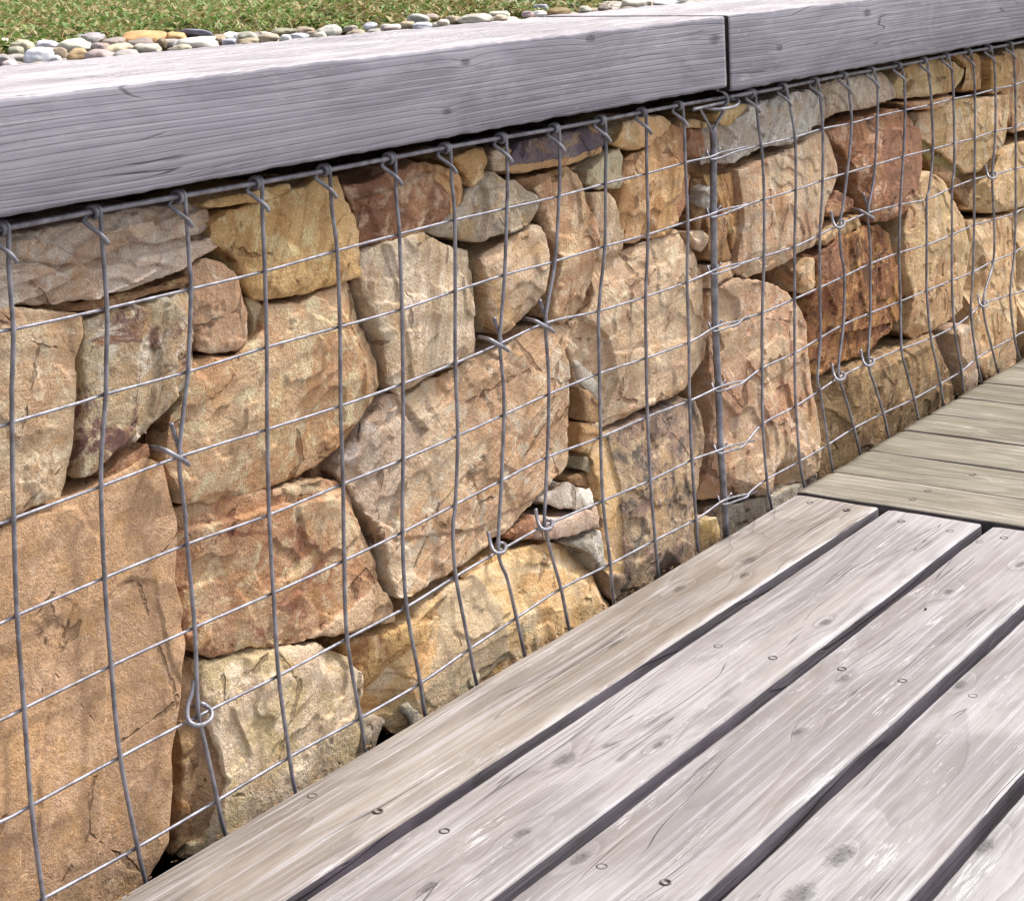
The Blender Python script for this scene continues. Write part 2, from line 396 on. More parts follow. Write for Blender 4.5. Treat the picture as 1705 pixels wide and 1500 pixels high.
# ------------------------------------------------------------------ deck
ZD = -.566
DB, DD, DL = lin((157, 152, 151)), lin((108, 102, 101)), lin((182, 179, 181))
def board(label, x0, x1, y0, y1, z, axis, seed, knots, screws, base=DB, dark=DD, light=DL, th=.042, peel=.5, group=None, **kw):
    """long board with eased edges; length runs along `axis`"""
    cx, cy = (x0, y0)
    L, W = ((x1 - x0), (y1 - y0)) if axis == 'x' else ((y1 - y0), (x1 - x0))
    rb = .0032; prof = []
    for (c, d, a0) in ((rb, -th + rb, 180), (W - rb, -th + rb, 270), (W - rb, -rb, 0), (rb, -rb, 90)):
        for a in (0, 22.5, 45, 67.5, 90):
            t_ = math.radians(a0 + a); prof.append((c + rb * math.cos(t_), d + rb * math.sin(t_)))
    # insert points over the top so cupping and wear can show
    top = [(W - rb - (W - 2 * rb) * s / 8, 0) for s in range(1, 8)]
    prof = prof[:15] + top + prof[15:]
    n = max(20, int(L / .012)); m = len(prof); V = np.zeros((n, m, 3))
    ends = .003
    for k in range(n):
        s = L * k / (n - 1); sh = ends if k in (0, n - 1) else 0
        for j, (a, b) in enumerate(prof):
            aa = W / 2 + (a - W / 2) * (1 - sh / W * 2); bb = -th / 2 + (b + th / 2) * (1 - sh / th * 2)
            V[k, j] = (s, aa, bb) if axis == 'x' else (aa, s, bb)
    P = V.copy()
    if axis == 'x': Q = np.stack([P[..., 0] * 5, P[..., 1] * 14, P[..., 2] * 10 + seed], -1)
    else: Q = np.stack([P[..., 0] * 14, P[..., 1] * 5, P[..., 2] * 10 + seed], -1)
    V[..., 2] += fbm(Q, 2) * .0010
    e = fbm(Q * 6 + 3, 2) * .0006
    V[..., 1 if axis == 'x' else 0] += e
    Fc = []
    for k in range(n - 1):
        for j in range(m):
            f = (k * m + j, k * m + (j + 1) % m, (k + 1) * m + (j + 1) % m, (k + 1) * m + j)
            Fc.append(f[::-1] if axis == 'x' else f)
    e0 = tuple(range(m)); e1 = tuple(range((n - 1) * m, n * m))
    if axis == 'x': Fc += [e0, e1[::-1]]
    else: Fc += [e0[::-1], e1]
    kn = [((kx - x0), (ky - y0), r) if axis == 'x' else ((ky - y0), (kx - x0), r) for kx, ky, r in knots]
    mat = wood_mat('weathered_deck_wood', base, dark, light, kn, seed, axis=axis, peel=peel, wid=W, **kw)
    side = wood_mat('gap_shaded_board_side', tuple(a * .34 for a in lin((176, 160, 176))), tuple(a * .2 for a in dark), tuple(a * .4 for a in light), [], seed + 500, axis=axis, rings=8, contrast=.5, peel=.12, peelcol=(150, 140, 150), plane='xz')  # unbleached side wood, darkened further to paint in the shade of the gaps
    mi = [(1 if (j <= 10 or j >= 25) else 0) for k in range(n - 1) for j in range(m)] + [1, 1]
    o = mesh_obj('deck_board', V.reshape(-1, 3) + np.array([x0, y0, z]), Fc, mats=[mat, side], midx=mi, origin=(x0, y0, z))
    tag(o, label, 'deck board', group)
    for sx, sy in screws:
        screw(sx, sy, z + .0003, o)
    return o
def screw_mat(c, r):
    t = NT('screw_steel'); v = t.obj(); n = t.noise(v, 900, 3); return t.out(t.mix(n, lin(c), tuple(x * .6 for x in lin(c))), r, metal=.5, spec=.5)
SCM = screw_mat((92, 86, 82), .5)
_sc = None
def screw(x, y, z, parent):
    """countersunk screw head: a dished ring with a dark recess"""
    global _sc
    if _sc is None:
        V = []; n = 20; prof = [(.0052, -.0016), (.0050, .0003), (.0043, .0006), (.0036, .0001), (.0030, -.0004), (.0018, -.0006), (.0015, -.0018)]
        for r, h in prof:
            for k in range(n):
                a = 2 * math.pi * k / n; V.append((r * math.cos(a), r * math.sin(a), h))
        Fc = [(i * n + k, i * n + (k + 1) % n, (i + 1) * n + (k + 1) % n, (i + 1) * n + k) for i in range(len(prof) - 1) for k in range(n)]
        Fc.append(tuple((len(prof) - 1) * n + k for k in range(n)))
        _sc = mesh_obj('screw', V, Fc, SCM); o = _sc
    else:
        o = _sc.copy(); col.objects.link(o)
    o.parent = parent; o.location = Vector((x, y, z - .0001)) - parent.location
    o.rotation_euler.z = x * 40
def dk(px, py): p = atz(px, py, ZD); return (p[0], p[1])
def kn(px, py, r): p = atz(px, py, ZD); return (p[0], p[1], r)
X1 = 1.3385; pitch = .1455
scr = [[(629, 1350), (520, 1325), (1349, 837), (1410, 849)],
       [(740, 1383), (846, 1409), (1196, 1076), (1287, 1095), (1501, 868), (1582, 884)],
       [(1002, 1443), (1108, 1469), (1402, 1114), (1503, 1134), (1631, 903), (1672, 896)],
       [(1620, 1158)], [], []]
kns = [[(1249, 933, .011), (1131, 980, .008), (1240, 958, .007)],
       [(940, 1265, .012), (868, 1388, .008), (1375, 1035, .008), (715, 1478, .007), (1097, 1239, .006)],
       [(1580, 985, .007), (1405, 1130, .008), (968, 1428, .009), (1330, 1218, .007), (1700, 940, .008)],
       [(1400, 1422, .014), (1330, 1490, .015), (1600, 1140, .008)], [(1640, 1410, .010)], []]
lab = ['grey deck board lying right against the stone wall',
       'second lengthwise deck board out from the stone wall, with a big oval knot',
       'third lengthwise deck board out from the wall, with arched grain',
       'fourth lengthwise deck board out from the wall, with two dark cracked knots',
       'fifth lengthwise deck board out from the wall',
       'sixth lengthwise deck board out from the wall, in the bottom right corner']
ynear = [-.1520, -.2975, -.4430, -.5885, -.7340, -.8795]
for k in range(14):
    y1 = -.030 if k == 0 else ynear[0] - .0155 - (k - 1) * pitch
    y0 = -.152 - k * pitch
    l = lab[k] if k < 6 else ('seventh', 'eighth', 'ninth', 'tenth', 'eleventh', 'twelfth', 'thirteenth', 'fourteenth')[k - 6] + ' lengthwise deck board out from the wall, beyond the picture corner'
    f = 1 + .035 * math.sin(k * 2.1)
    warm = .0 if k else 1
    b_ = tuple(a * f for a in (lin((152, 143, 134)) if warm else DB)); d_ = lin((102, 92, 84)) if warm else DD
    ss = [dk(*p) for p in scr[k]] if k < 6 else []
    kk = [kn(*p) for p in kns[k]] if k < 6 else []
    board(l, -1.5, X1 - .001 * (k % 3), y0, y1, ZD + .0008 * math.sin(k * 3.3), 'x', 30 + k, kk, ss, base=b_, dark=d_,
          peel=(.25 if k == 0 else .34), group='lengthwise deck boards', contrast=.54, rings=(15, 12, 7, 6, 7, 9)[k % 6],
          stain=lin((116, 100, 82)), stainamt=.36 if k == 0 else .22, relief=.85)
cb = [1.3455, 1.459, 1.584, 1.7135, 1.8245, 1.9415, 2.0565, 2.1830, 2.300, 2.417, 2.534, 2.651, 2.768, 2.885, 3.002, 3.119, 3.236, 3.353, 3.470, 3.587]
CBB, CBD, CBL = lin((138, 132, 116)), lin((90, 84, 70)), lin((168, 163, 150))
crosslab = ['first crosswise deck board, butting against the ends of the lengthwise boards', 'second crosswise deck board from the seam',
            'third crosswise deck board from the seam', 'fourth crosswise deck board from the seam', 'fifth crosswise deck board from the seam',
            'sixth crosswise deck board from the seam', 'seventh crosswise deck board from the seam', 'eighth crosswise deck board from the seam, at the right picture edge']
cscr = {0: [(1545, 818), (1520, 832)], 1: [(1620, 790), (1655, 762)], 2: []}
for k in range(len(cb) - 1):
    gap = .0062 if k else .0045
    l = crosslab[k] if k < 8 else ('ninth', 'tenth', 'eleventh', 'twelfth', 'thirteenth', 'fourteenth', 'fifteenth', 'sixteenth', 'seventeenth', 'eighteenth', 'nineteenth')[k - 8] + ' crosswise deck board from the seam, beyond the picture edge'
    f = (1.1, .98, 1.02, .95, 1.04, .92, 1.0, .95)[k % 8]
    ss = [dk(*p) for p in cscr.get(k, [])]
    ss = [s for s in ss if cb[k] + .012 < s[0] < cb[k + 1] - gap - .012]
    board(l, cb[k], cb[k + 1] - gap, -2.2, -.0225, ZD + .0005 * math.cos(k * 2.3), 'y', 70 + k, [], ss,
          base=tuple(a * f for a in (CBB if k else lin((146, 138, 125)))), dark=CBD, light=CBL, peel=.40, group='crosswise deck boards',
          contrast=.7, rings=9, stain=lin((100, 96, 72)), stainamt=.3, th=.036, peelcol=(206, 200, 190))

# ------------------------------------------------------------------ stones
def poly_w(p, poly, soft=.0012):
    a = np.asarray(poly, float); b = np.roll(a, -1, 0); best = np.full(len(p), 1e9); ins = np.zeros(len(p), bool)
    for (x0, z0), (x1, z1) in zip(a, b):
        d = np.array([x1 - x0, z1 - z0]); L2 = d @ d + 1e-12
        t = np.clip(((p - [x0, z0]) @ d) / L2, 0, 1); best = np.minimum(best, np.hypot(p[:, 0] - x0 - t * d[0], p[:, 1] - z0 - t * d[1]))
        cr = ((z0 > p[:, 1]) != (z1 > p[:, 1])) & (p[:, 0] < (x1 - x0) * (p[:, 1] - z0) / (z1 - z0 + 1e-12) + x0); ins ^= cr
    sd = np.where(ins, best, -best); t = np.clip(sd / soft * .5 + .5, 0, 1); return t * t * (3 - 2 * t)
def resample(P, n):
    Q = np.vstack([P, P[:1]]); d = np.r_[0, np.cumsum(np.linalg.norm(np.diff(Q, axis=0), axis=1))]
    s = np.linspace(0, d[-1], n, endpoint=False)
    return np.stack([np.interp(s, d, Q[:, k]) for k in range(Q.shape[1])], 1)
STONES = []
def stone(label, pts, pal, dy=0.0, tx=0.0, tz=0.0, strata=.25, ang=0.0, stain=.3, pits=.5, rough=1.0, facets=6, fs=.5, steps=0.0, depth=.105, seed=None, bev=.003, plates=(), patch=None, group=None, name='wall_stone', flat=0.0, cat='stone'):
    """a broken quarry stone: traced front outline at its own depth, chipped facets, real sides and back"""
    seed = seed if seed is not None else len(STONES) * 7 + 11
    rn = np.random.RandomState(seed)
    W3 = np.array([wall(x, y, .0075 + dy) for x, y in pts]); P = W3[:, [0, 2]]
    a2 = sum(P[i - 1, 0] * P[i, 1] - P[i, 0] * P[i - 1, 1] for i in range(len(P)))
    if a2 < 0: P = P[::-1]
    per = np.linalg.norm(np.diff(np.vstack([P, P[:1]]), axis=0), axis=1).sum()
    n = int(min(420, max(60, per / .0020)))
    O = resample(P, n * 2)
    k = 2; O = sum(np.roll(O, s, 0) for s in range(-k, k + 1)) / (2 * k + 1)      # knock the traced corners off a little
    O = resample(O, n)
    tang = np.roll(O, -1, 0) - np.roll(O, 1, 0); tang /= np.linalg.norm(tang, axis=1)[:, None] + 1e-9
    nrm = np.stack([tang[:, 1], -tang[:, 0]], 1)
    q3 = np.stack([O[:, 0], O[:, 1], np.full(n, seed * .37)], 1)
    O = O + nrm * (perlin(q3 * 28) * .0028 + perlin(q3 * 85) * .0014 + perlin(q3 * 230) * .0007)[:, None] * rough
    c = O.mean(0); C_ = (O - c).T @ (O - c); ev, U = np.linalg.eigh(C_); ax = U[:, 1]
    pr = (O - c) @ ax; pw = (O - c) @ U[:, 0]; L, Wd = np.abs(pr).max(), np.abs(pw).max()
    seg = max(0, L - Wd * 1.05)
    m = c + np.clip(pr, -seg, seg)[:, None] * ax
    rmax = np.sqrt(L * Wd)
    nr = int(max(10, rmax / .0020)); ts = 1 - (np.linspace(0, 1, nr) ** 1.35)
    b0 = np.array([bulge(z) for z in O[:, 1]])
    V = []
    nk = 4; kd = rn.uniform(0, 2 * math.pi, nk); ksl = rn.uniform(.05, .26, nk) * (.35 + fs); kw = rn.uniform(-.1, .75, nk) * rmax
    dirs = rn.uniform(0, 2 * math.pi, facets); slp = rn.uniform(.5, 1.5, facets) * fs; off = rn.uniform(.62, 1.02, facets)
    PW = [(np.array([wall(x, y, .0075 + dy)[[0, 2]] for x, y in pp_]), dh, cw) for pp_, dh, cw in plates]; AT = []
    sup = [((O - c) @ np.array([math.cos(d), math.sin(d)])).max() for d in dirs]
    ns = rn.randint(1, 4); sc_i = rn.randint(0, n, ns); sc_r = rn.uniform(.15, .40, ns) * min(L, Wd) ; 
    st_dir = np.array([math.sin(ang), math.cos(ang)])
    for t in ts:
        p = m + t * (O - m); d = (1 - t) * np.linalg.norm(O - m, axis=1)
        h = bev * .6 * np.exp(-d / .0018) + .0005 * np.exp(-d / .012)
        q = np.stack([p[:, 0], p[:, 1], np.full(n, seed * .37)], 1)
        pw_ = p + np.stack([perlin(q * 30 + 9), perlin(q * 30 + 31)], 1) * .0028
        hk = np.max([((pw_ - c) @ np.array([math.cos(a_), math.sin(a_)]) - w_) * l_ for a_, l_, w_ in zip(kd, ksl, kw)], axis=0)
        h = h + np.clip(hk, 0, .03)
        for f in range(facets):
            s = (pw_ - c) @ np.array([math.cos(dirs[f]), math.sin(dirs[f])])
            h = np.maximum(h, (s - off[f] * sup[f]) * slp[f] + .4 * h)
        for i in range(ns):                                   # conchoidal chips struck off the rim
            e = np.linalg.norm(p - O[sc_i[i]], axis=1) / sc_r[i]
            h = np.maximum(h, (1 - e + perlin(q * 45) * .12) * sc_r[i] * .5)
        h = h + (p[:, 0] - c[0]) * tx + (p[:, 1] - c[1]) * tz
        tq = perlin(q * 12 + 70) * 2.3 + perlin(q * 45 + 3) * .30 + perlin(q * 150 + 3) * .08; tf = tq - np.floor(tq)          # spalled layers
        h = h + (np.floor(tq) + np.clip((tf - .93) / .07, 0, 1)) * .0026 * rough
        if steps:
            u = p @ st_dir + perlin(q * 12) * .010
            v = u / .017; fr = v - np.floor(v); amp = perlin(np.stack([np.floor(v) * 7.1, p[:, 0] * 5, q[:, 2]], 1))
            h = h + steps * (.006 * amp + .0045 * (np.clip(fr * 5, 0, 1)))
        rg = 1 - np.abs(perlin(q * 20 + 5)) * 2
        h = h + (rg * -.0008 + perlin(q * 44) * .0009 + perlin(q * 110) * .0006 + perlin(q * 260) * .0004) * rough * (.55 + .45 * perlin(q * 14 + 40))
        if flat: h = h * (1 - flat)
        at_ = np.zeros(n)
        if PW:
            pz = p + np.stack([perlin(q * 60 + 19), perlin(q * 60 + 51)], 1) * .0022 + np.stack([perlin(q * 180 + 19), perlin(q * 180 + 51)], 1) * .0008
            for poly, dh, cw in PW:
                w_ = poly_w(pz, poly); h = h - dh * w_
                if cw: at_ = np.maximum(at_, w_ * cw)
        AT.append(at_)
        h = np.clip(h, -(dy + .0035), .06)
        y = .0075 + dy - np.array([bulge(z) for z in p[:, 1]]) + h
        V.append(np.stack([p[:, 0], y, p[:, 1]], 1))
    back = [.003, .008, .016, .03, .05, .075, depth]
    rim = V[0]
    for j, bd in enumerate(back):                            # the sides run back into the basket, broken and slightly tapering
        s = 1 - .05 * (bd / depth) ** 1.3
        q = np.stack([O[:, 0] * 30, O[:, 1] * 30, np.full(n, bd * 30 + seed)], 1)
        pp = c + (O - c) * s + nrm * (perlin(q) * .004 * min(1, bd / .012) + perlin(q * 3.1) * .0014)[:, None] * rough
        V.insert(0, np.stack([pp[:, 0], rim[:, 1] + bd + perlin(q * .5) * .004, pp[:, 1]], 1))
    V = np.array(V); rows = len(V)
    idx = np.arange(rows * n).reshape(rows, n)
    a, b = idx[:-1], idx[1:]
    Fq = np.stack([a, np.roll(a, -1, 1), np.roll(b, -1, 1), b], -1).reshape(-1, 4)
    Vv = V.reshape(-1, 3)
    cb_ = np.array([[c[0], V[0][:, 1].max() + .004, c[1]]]); Vv = np.vstack([Vv, cb_]); ci = len(Vv) - 1
    tri = np.stack([np.roll(idx[0], -1), idx[0], np.full(n, ci), np.full(n, ci)], -1)
    faces = [tuple(f) for f in Fq] + [(int(a_), int(b_), ci) for a_, b_ in zip(np.roll(idx[0], -1), idx[0])]
    org = np.array([c[0], .0075 + dy, c[1]])
    o = mesh_obj(name, Vv, faces, stone_mat(pal, seed, strata, ang, stain, pits, .8 + .35 * rough, patch), origin=org)
    if patch:
        A_ = np.vstack([[AT[0]] * len(back)] + [np.array(AT)]).ravel(); A_ = np.append(A_, 0)
        at2 = o.data.attributes.new('patch', 'FLOAT', 'POINT'); at2.data.foreach_set('value', A_.astype(np.float32))
    tag(o, label, cat, group or 'stones packed in the gabion baskets')
    STONES.append(o); return o

st = stone
# --- left basket, top course
st('wide pinkish grey layered slab just under the left end of the long timber', [(-70,408),(20,396),(130,368),(200,352),(290,340),(345,338),(360,350),(365,374),(380,384),(379,400),(352,420),(300,446),(240,468),(215,480),(150,497),(70,505),(-70,520)], 'pink', dy=.011, plates=[([(-70,452),(60,440),(100,452),(120,438),(160,448),(230,425),(300,410),(360,393),(390,380),(390,405),(300,452),(215,487),(70,514),(-70,529)],.011,0),([(170,390),(190,376),(300,360),(365,346),(370,375),(330,393),(240,408),(215,400),(200,388)],.006,0),([(20,400),(60,396),(110,420),(130,440),(70,440),(30,430)],.005,0)], strata=.4, ang=-.25, steps=.8, fs=.2, stain=.1, pits=.2)
st('thin greenish sliver squeezed above the big ochre stone', [(345,342),(380,326),(430,316),(488,308),(490,318),(440,334),(385,345)], 'yellow', dy=.006, fs=.2, stain=.5, facets=2)
st('blocky ochre stone with an orange right side, under the fourth and fifth rail hooks', [(360,374),(400,348),(470,328),(545,296),(587,292),(592,330),(602,372),(608,430),(610,462),(560,475),(500,490),(450,503),(430,498),(415,482),(405,442),(385,420),(360,400)], 'ochre', dy=.004, plates=[([(543,290),(595,284),(615,466),(585,474),(572,420),(560,350)],-.004,1)], patch='yellow', ang=1.2, strata=.35, fs=.3, stain=.2)
st('small upright pinkish stone between the mottled block and the blocky ochre stone', [(326,448),(348,432),(372,438),(400,460),(410,490),(422,520),(425,568),(402,582),(352,592),(336,588),(330,550),(328,500)], 'rose', dy=.004, fs=.5, facets=5, strata=.3, ang=1.4, stain=.15)
st('big flat sandy stone at the left picture edge, above the giant slab', [(-70,520),(30,512),(80,516),(138,528),(143,558),(132,590),(130,640),(128,700),(127,752),(115,800),(108,828),(60,846),(0,868),(-70,895)], 'rose', dy=.001, strata=.4, ang=-.15, fs=.2, stain=.1, flat=.3)
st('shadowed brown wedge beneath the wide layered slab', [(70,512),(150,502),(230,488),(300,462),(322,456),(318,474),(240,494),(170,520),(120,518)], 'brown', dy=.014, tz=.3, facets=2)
st('mottled block with purple blotches and a dark left side', [(156,536),(200,520),(300,490),(328,470),(334,520),(333,600),(322,645),(290,675),(255,705),(190,765),(150,800),(140,796),(150,740),(155,680),(151,600)], 'block', dy=.005, stain=.8, pits=1, rough=1.5, strata=.2, ang=.4, fs=.4)
st('broad sandy ochre stone left of the big cracked pale stone', [(335,600),(400,592),(432,572),(446,548),(452,512),(520,500),(560,482),(600,468),(612,500),(622,545),(637,600),(635,650),(620,690),(600,728),(572,758),(555,775),(500,800),(440,822),(370,840),(312,840),(302,812),(288,772),(302,700),(318,650)], 'tan', dy=.003, pits=1, stain=.25, fs=.25, rough=1.1, seed=31)
st('little pink stone peeping out left of the third wire from the big pale stone', [(412,494),(432,500),(444,520),(446,545),(425,566),(424,530)], 'rose', dy=.016, facets=3)
st('giant flat slab filling the bottom left corner behind the mesh', [(-70,912),(0,886),(110,838),(160,815),(250,762),(280,775),(292,830),(304,870),(302,920),(297,970),(310,1020),(314,1080),(308,1120),(312,1160),(305,1210),(299,1260),(305,1320),(302,1410),(270,1470),(200,1560),(60,1640),(-70,1660)], 'sand', dy=.003, plates=[([(-90,880),(130,846),(165,900),(120,1000),(90,1090),(75,1170),(60,1290),(40,1400),(30,1510),(-90,1650)],.0040,0),([(180,990),(215,962),(262,970),(275,1040),(290,1110),(318,1150),(310,1420),(200,1570),(170,1540),(180,1300)],-.0022,0),([(120,1010),(150,960),(140,1040),(105,1130),(95,1250),(70,1400),(66,1300),(90,1110)],.0018,0)], strata=.2, ang=1.0, fs=.12, rough=.40, stain=.05, pits=.3, flat=.3)
st('small russet wedge caught under the mottled block', [(176,792),(210,762),(248,738),(258,760),(215,792),(182,806)], 'red', dy=.010, facets=3)
st('rusty mottled stone with a pink lower right corner, above the deck edge on the left', [(310,856),(330,846),(440,818),(540,802),(590,805),(605,832),(608,870),(625,900),(640,940),(638,975),(660,1005),(672,1034),(620,1045),(560,1058),(500,1070),(430,1085),(370,1096),(336,1090),(325,1060),(312,990),(298,972),(309,920)], 'mottle', dy=.004, plates=[([(642,966),(684,1035),(560,1066),(505,1068),(575,1020),(622,985)],.003,1),([(300,842),(590,792),(606,814),(540,830),(440,850),(330,882),(300,885)],-.007,0)], patch='rose', stain=.6, pits=1, rough=1.4, fs=.35, facets=6)
st('pale ochre stone resting low beside the giant slab', [(334,1112),(400,1095),(520,1070),(560,1085),(590,1096),(605,1120),(614,1150),(606,1185),(600,1200),(640,1250),(560,1330),(480,1400),(380,1440),(330,1440),(345,1360),(338,1290),(330,1220),(322,1160)], 'cream', dy=.006, plates=[([(318,1108),(345,1108),(352,1200),(376,1300),(350,1400),(320,1420)],-.008,1)], patch='brown', fs=.5, facets=6, rough=1.4, stain=.15, strata=.1)
st('brown fragment in the corner between the giant slab and the deck', [(306,1200),(330,1190),(340,1260),(350,1340),(345,1400),(300,1430),(304,1330)], 'brown', dy=.022, facets=3)
st('russet stone with a white chipped crest, just right of the blocky ochre stone', [(592,314),(650,292),(720,268),(752,275),(770,298),(781,320),(778,336),(760,350),(740,372),(700,388),(640,404),(616,410),(604,372),(602,340)], 'red', dy=.004, plates=[([(590,300),(760,255),(785,275),(720,290),(640,322),(595,335)],-.006,0),([(740,268),(785,302),(786,340),(752,356),(748,320),(725,300)],.002,.9)], patch='ochre', rough=1.5, fs=.4, stain=.5, facets=5)
st('rounded ochre cobble under the seventh rail hook', [(752,264),(790,247),(808,246),(815,272),(806,298),(788,311),(774,296)], 'ochre', dy=.006, facets=3)
st('small brown chip left of the purple slab', [(820,254),(848,240),(862,252),(860,268),(845,286),(824,288)], 'rose', dy=.012, facets=3, stain=.7)
st('grey green three-cornered stone under the seventh and eighth hooks', [(806,290),(825,286),(845,300),(862,302),(905,330),(910,346),(893,368),(860,385),(800,402),(760,398),(722,384),(752,364),(776,345),(790,312)], 'grey', dy=.003, plates=[([(718,388),(772,345),(786,312),(800,288),(812,330),(804,406),(760,400)],-.007,0),([(845,345),(905,335),(912,350),(893,372),(850,385)],-.004,0)], fs=.35, facets=5, stain=.2)
st('big pale stone with a crack down its right side', [(612,422),(650,405),(700,388),(735,402),(768,412),(796,418),(801,450),(812,510),(812,560),(806,580),(790,600),(750,612),(712,628),(700,640),(672,660),(648,642),(640,600),(637,560),(624,520),(611,480)], 'cream', dy=.003, plates=[([(764,408),(805,415),(806,455),(820,560),(808,585),(799,560),(793,500),(774,450)],-.006,0),([(606,420),(640,405),(665,480),(672,560),(690,660),(650,650),(630,540)],-.003,0)], ang=1.3, strata=.35, fs=.35, stain=.15)
st('pinkish brown block between the cracked pale stone and the tall knobbly stone', [(806,430),(850,402),(905,376),(918,380),(923,410),(920,450),(914,490),(900,510),(880,535),(850,555),(834,560),(822,530),(812,480)], 'rose', dy=.003, ang=.3, fs=.4, stain=.2)
st('tall knobbly tan stone with a hollow near its foot', [(905,314),(930,292),(955,280),(976,293),(985,325),(992,360),(1000,400),(993,440),(1000,480),(985,520),(952,540),(925,528),(922,490),(932,440),(927,380),(915,350)], 'tan', dy=.003, rough=1.7, fs=.5, ang=1.4, stain=.35, pits=1)
st('dark purple slab wedged beneath the rail', [(862,264),(874,240),(930,224),(1000,209),(1018,212),(1026,235),(1016,256),(960,270),(905,284),(868,291),(853,286)], 'plum', dy=.003, plates=[([(850,292),(862,276),(900,272),(960,260),(1016,245),(1020,262),(960,280),(868,298)],-.001,1),([(985,205),(1022,205),(1020,222),(1000,218)],0,1)], patch='ochre', fs=.3, stain=.35, strata=.2)
st('greyish tan lump under the right end of the purple slab', [(986,285),(1002,268),(1034,246),(1042,262),(1044,300),(1036,315),(1004,319),(985,306)], 'cream', dy=.010, fs=.5, stain=.4)
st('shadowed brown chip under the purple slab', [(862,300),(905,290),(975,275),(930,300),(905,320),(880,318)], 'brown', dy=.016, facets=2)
st('olive yellow wedge under the tenth rail hook', [(1022,240),(1036,207),(1068,193),(1100,195),(1130,207),(1110,226),(1080,245),(1060,249)], 'yellow', dy=.004, facets=3, fs=.35, stain=.1)
st('tall ochre block with a rusty white-edged right side, left of the thick rod', [(1046,268),(1080,250),(1110,230),(1134,207),(1146,216),(1150,260),(1159,300),(1155,340),(1140,372),(1110,390),(1062,405),(1040,402),(1037,350),(1043,300)], 'ochre', dy=.003, plates=[([(1132,200),(1150,208),(1166,300),(1158,348),(1138,380),(1128,340),(1138,290),(1128,250)],-.006,1)], patch='red', ang=1.35, strata=.4, fs=.4, stain=.25)
st('narrow pink stone behind the tenth wire', [(992,322),(1020,326),(1033,350),(1042,380),(1040,402),(1036,430),(1012,440),(1000,428),(996,380)], 'rose', dy=.008, ang=1.3, strata=.4)
st('big buff stone with little ledges, left of the thick rod', [(1000,442),(1046,420),(1110,397),(1140,386),(1160,410),(1172,450),(1175,500),(1185,560),(1180,600),(1162,640),(1140,656),(1080,680),(1040,702),(1006,722),(988,670),(978,620),(962,570),(985,534),(1000,490)], 'cream', dy=.003, plates=[([(960,565),(985,532),(1012,560),(1032,640),(1015,705),(985,690)],-.008,0),([(1000,440),(1110,394),(1150,385),(1165,420),(1100,440),(1010,475)],-.004,0),([(1010,590),(1100,575),(1180,560),(1182,600),(1150,650),(1020,700)],.002,0)], fs=.35, steps=.0, ang=.1, stain=.25, facets=6, seed=77)
st('great slanting pinkish slab in the centre of the left basket', [(690,672),(720,642),(800,606),(830,590),(900,555),(960,538),(976,545),(975,560),(958,570),(962,610),(966,680),(971,740),(970,778),(945,800),(918,830),(880,868),(850,893),(780,938),(720,975),(690,990),(666,994),(652,950),(642,900),(622,860),(604,830),(592,792),(612,745),(640,700)], 'rose', dy=.001, plates=[([(588,792),(610,740),(640,700),(690,670),(720,720),(680,800),(660,880),(622,860)],-.009,.8),([(680,672),(720,640),(800,604),(830,588),(845,600),(800,650),(730,690),(700,705)],-.005,0),([(640,1000),(660,900),(800,880),(930,820),(860,900),(720,985)],-.003,0)], patch='pink', ang=-.45, strata=.45, fs=.22, steps=.25, stain=.12, pits=.4, seed=5)
st('lavender-bloomed small block left of the great slanting slab', [(612,705),(640,660),(682,655),(686,672),(640,705),(612,752),(600,790),(580,770),(602,735)], 'pink', dy=.012, facets=3)
st('dark stained block standing on the deck edge, left of the thick rod', [(1006,732),(1060,702),(1110,680),(1150,664),(1174,668),(1188,700),(1190,738),(1178,790),(1172,850),(1164,880),(1180,930),(1090,1000),(1045,1010),(1030,990),(1022,950),(1016,880),(1012,820),(1003,770)], 'stained', dy=.004, plates=[([(1000,740),(1022,725),(1036,800),(1048,960),(1022,955),(1010,830)],-.004,1),([(1170,790),(1195,760),(1190,930),(1164,940),(1160,850)],-.006,0)], patch='yellow', ang=1.3, stain=.75, fs=.25, rough=1.1)
st('small white-faced chip between the great slab and the buff stone', [(962,600),(985,618),(1002,645),(1000,668),(972,640)], 'white', dy=.014, facets=2)
st('rusty chip beneath the white-faced chip', [(966,645),(980,650),(1004,670),(1003,712),(974,700)], 'brown', dy=.016, facets=3)
st('small square ochre chip beside the great slab', [(970,706),(998,700),(1004,715),(1002,758),(974,756)], 'ochre', dy=.018, facets=3)
st('grey sparkling chip below the square ochre chip', [(974,760),(1000,758),(1004,775),(992,790),(974,784)], 'grey', dy=.024, facets=3)
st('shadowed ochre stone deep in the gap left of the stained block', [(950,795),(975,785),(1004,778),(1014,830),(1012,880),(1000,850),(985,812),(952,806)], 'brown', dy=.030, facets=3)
st('bright little chip with a jagged front edge above the pink flake', [(913,834),(930,822),(955,806),(985,814),(992,826),(994,838),(960,850),(938,850)], 'white', dy=.008, tz=.3, facets=4, rough=1.5, fs=.8)
st('flat pink flake lying under the bright little chip', [(905,868),(945,862),(1000,842),(1005,862),(1003,880),(982,884),(955,890),(930,898),(896,897)], 'pink', dy=.004, facets=2, fs=.2, strata=.1)
st('small reddish fragment left of the pink flake', [(838,888),(868,868),(888,858),(896,880),(890,896),(850,900)], 'red', dy=.016, facets=3)
st('pale grey wedge above the right end of the yellow stone', [(950,905),(985,885),(1004,884),(1012,925),(1026,956),(1000,948),(985,925)], 'white', dy=.010, facets=3, stain=.5)
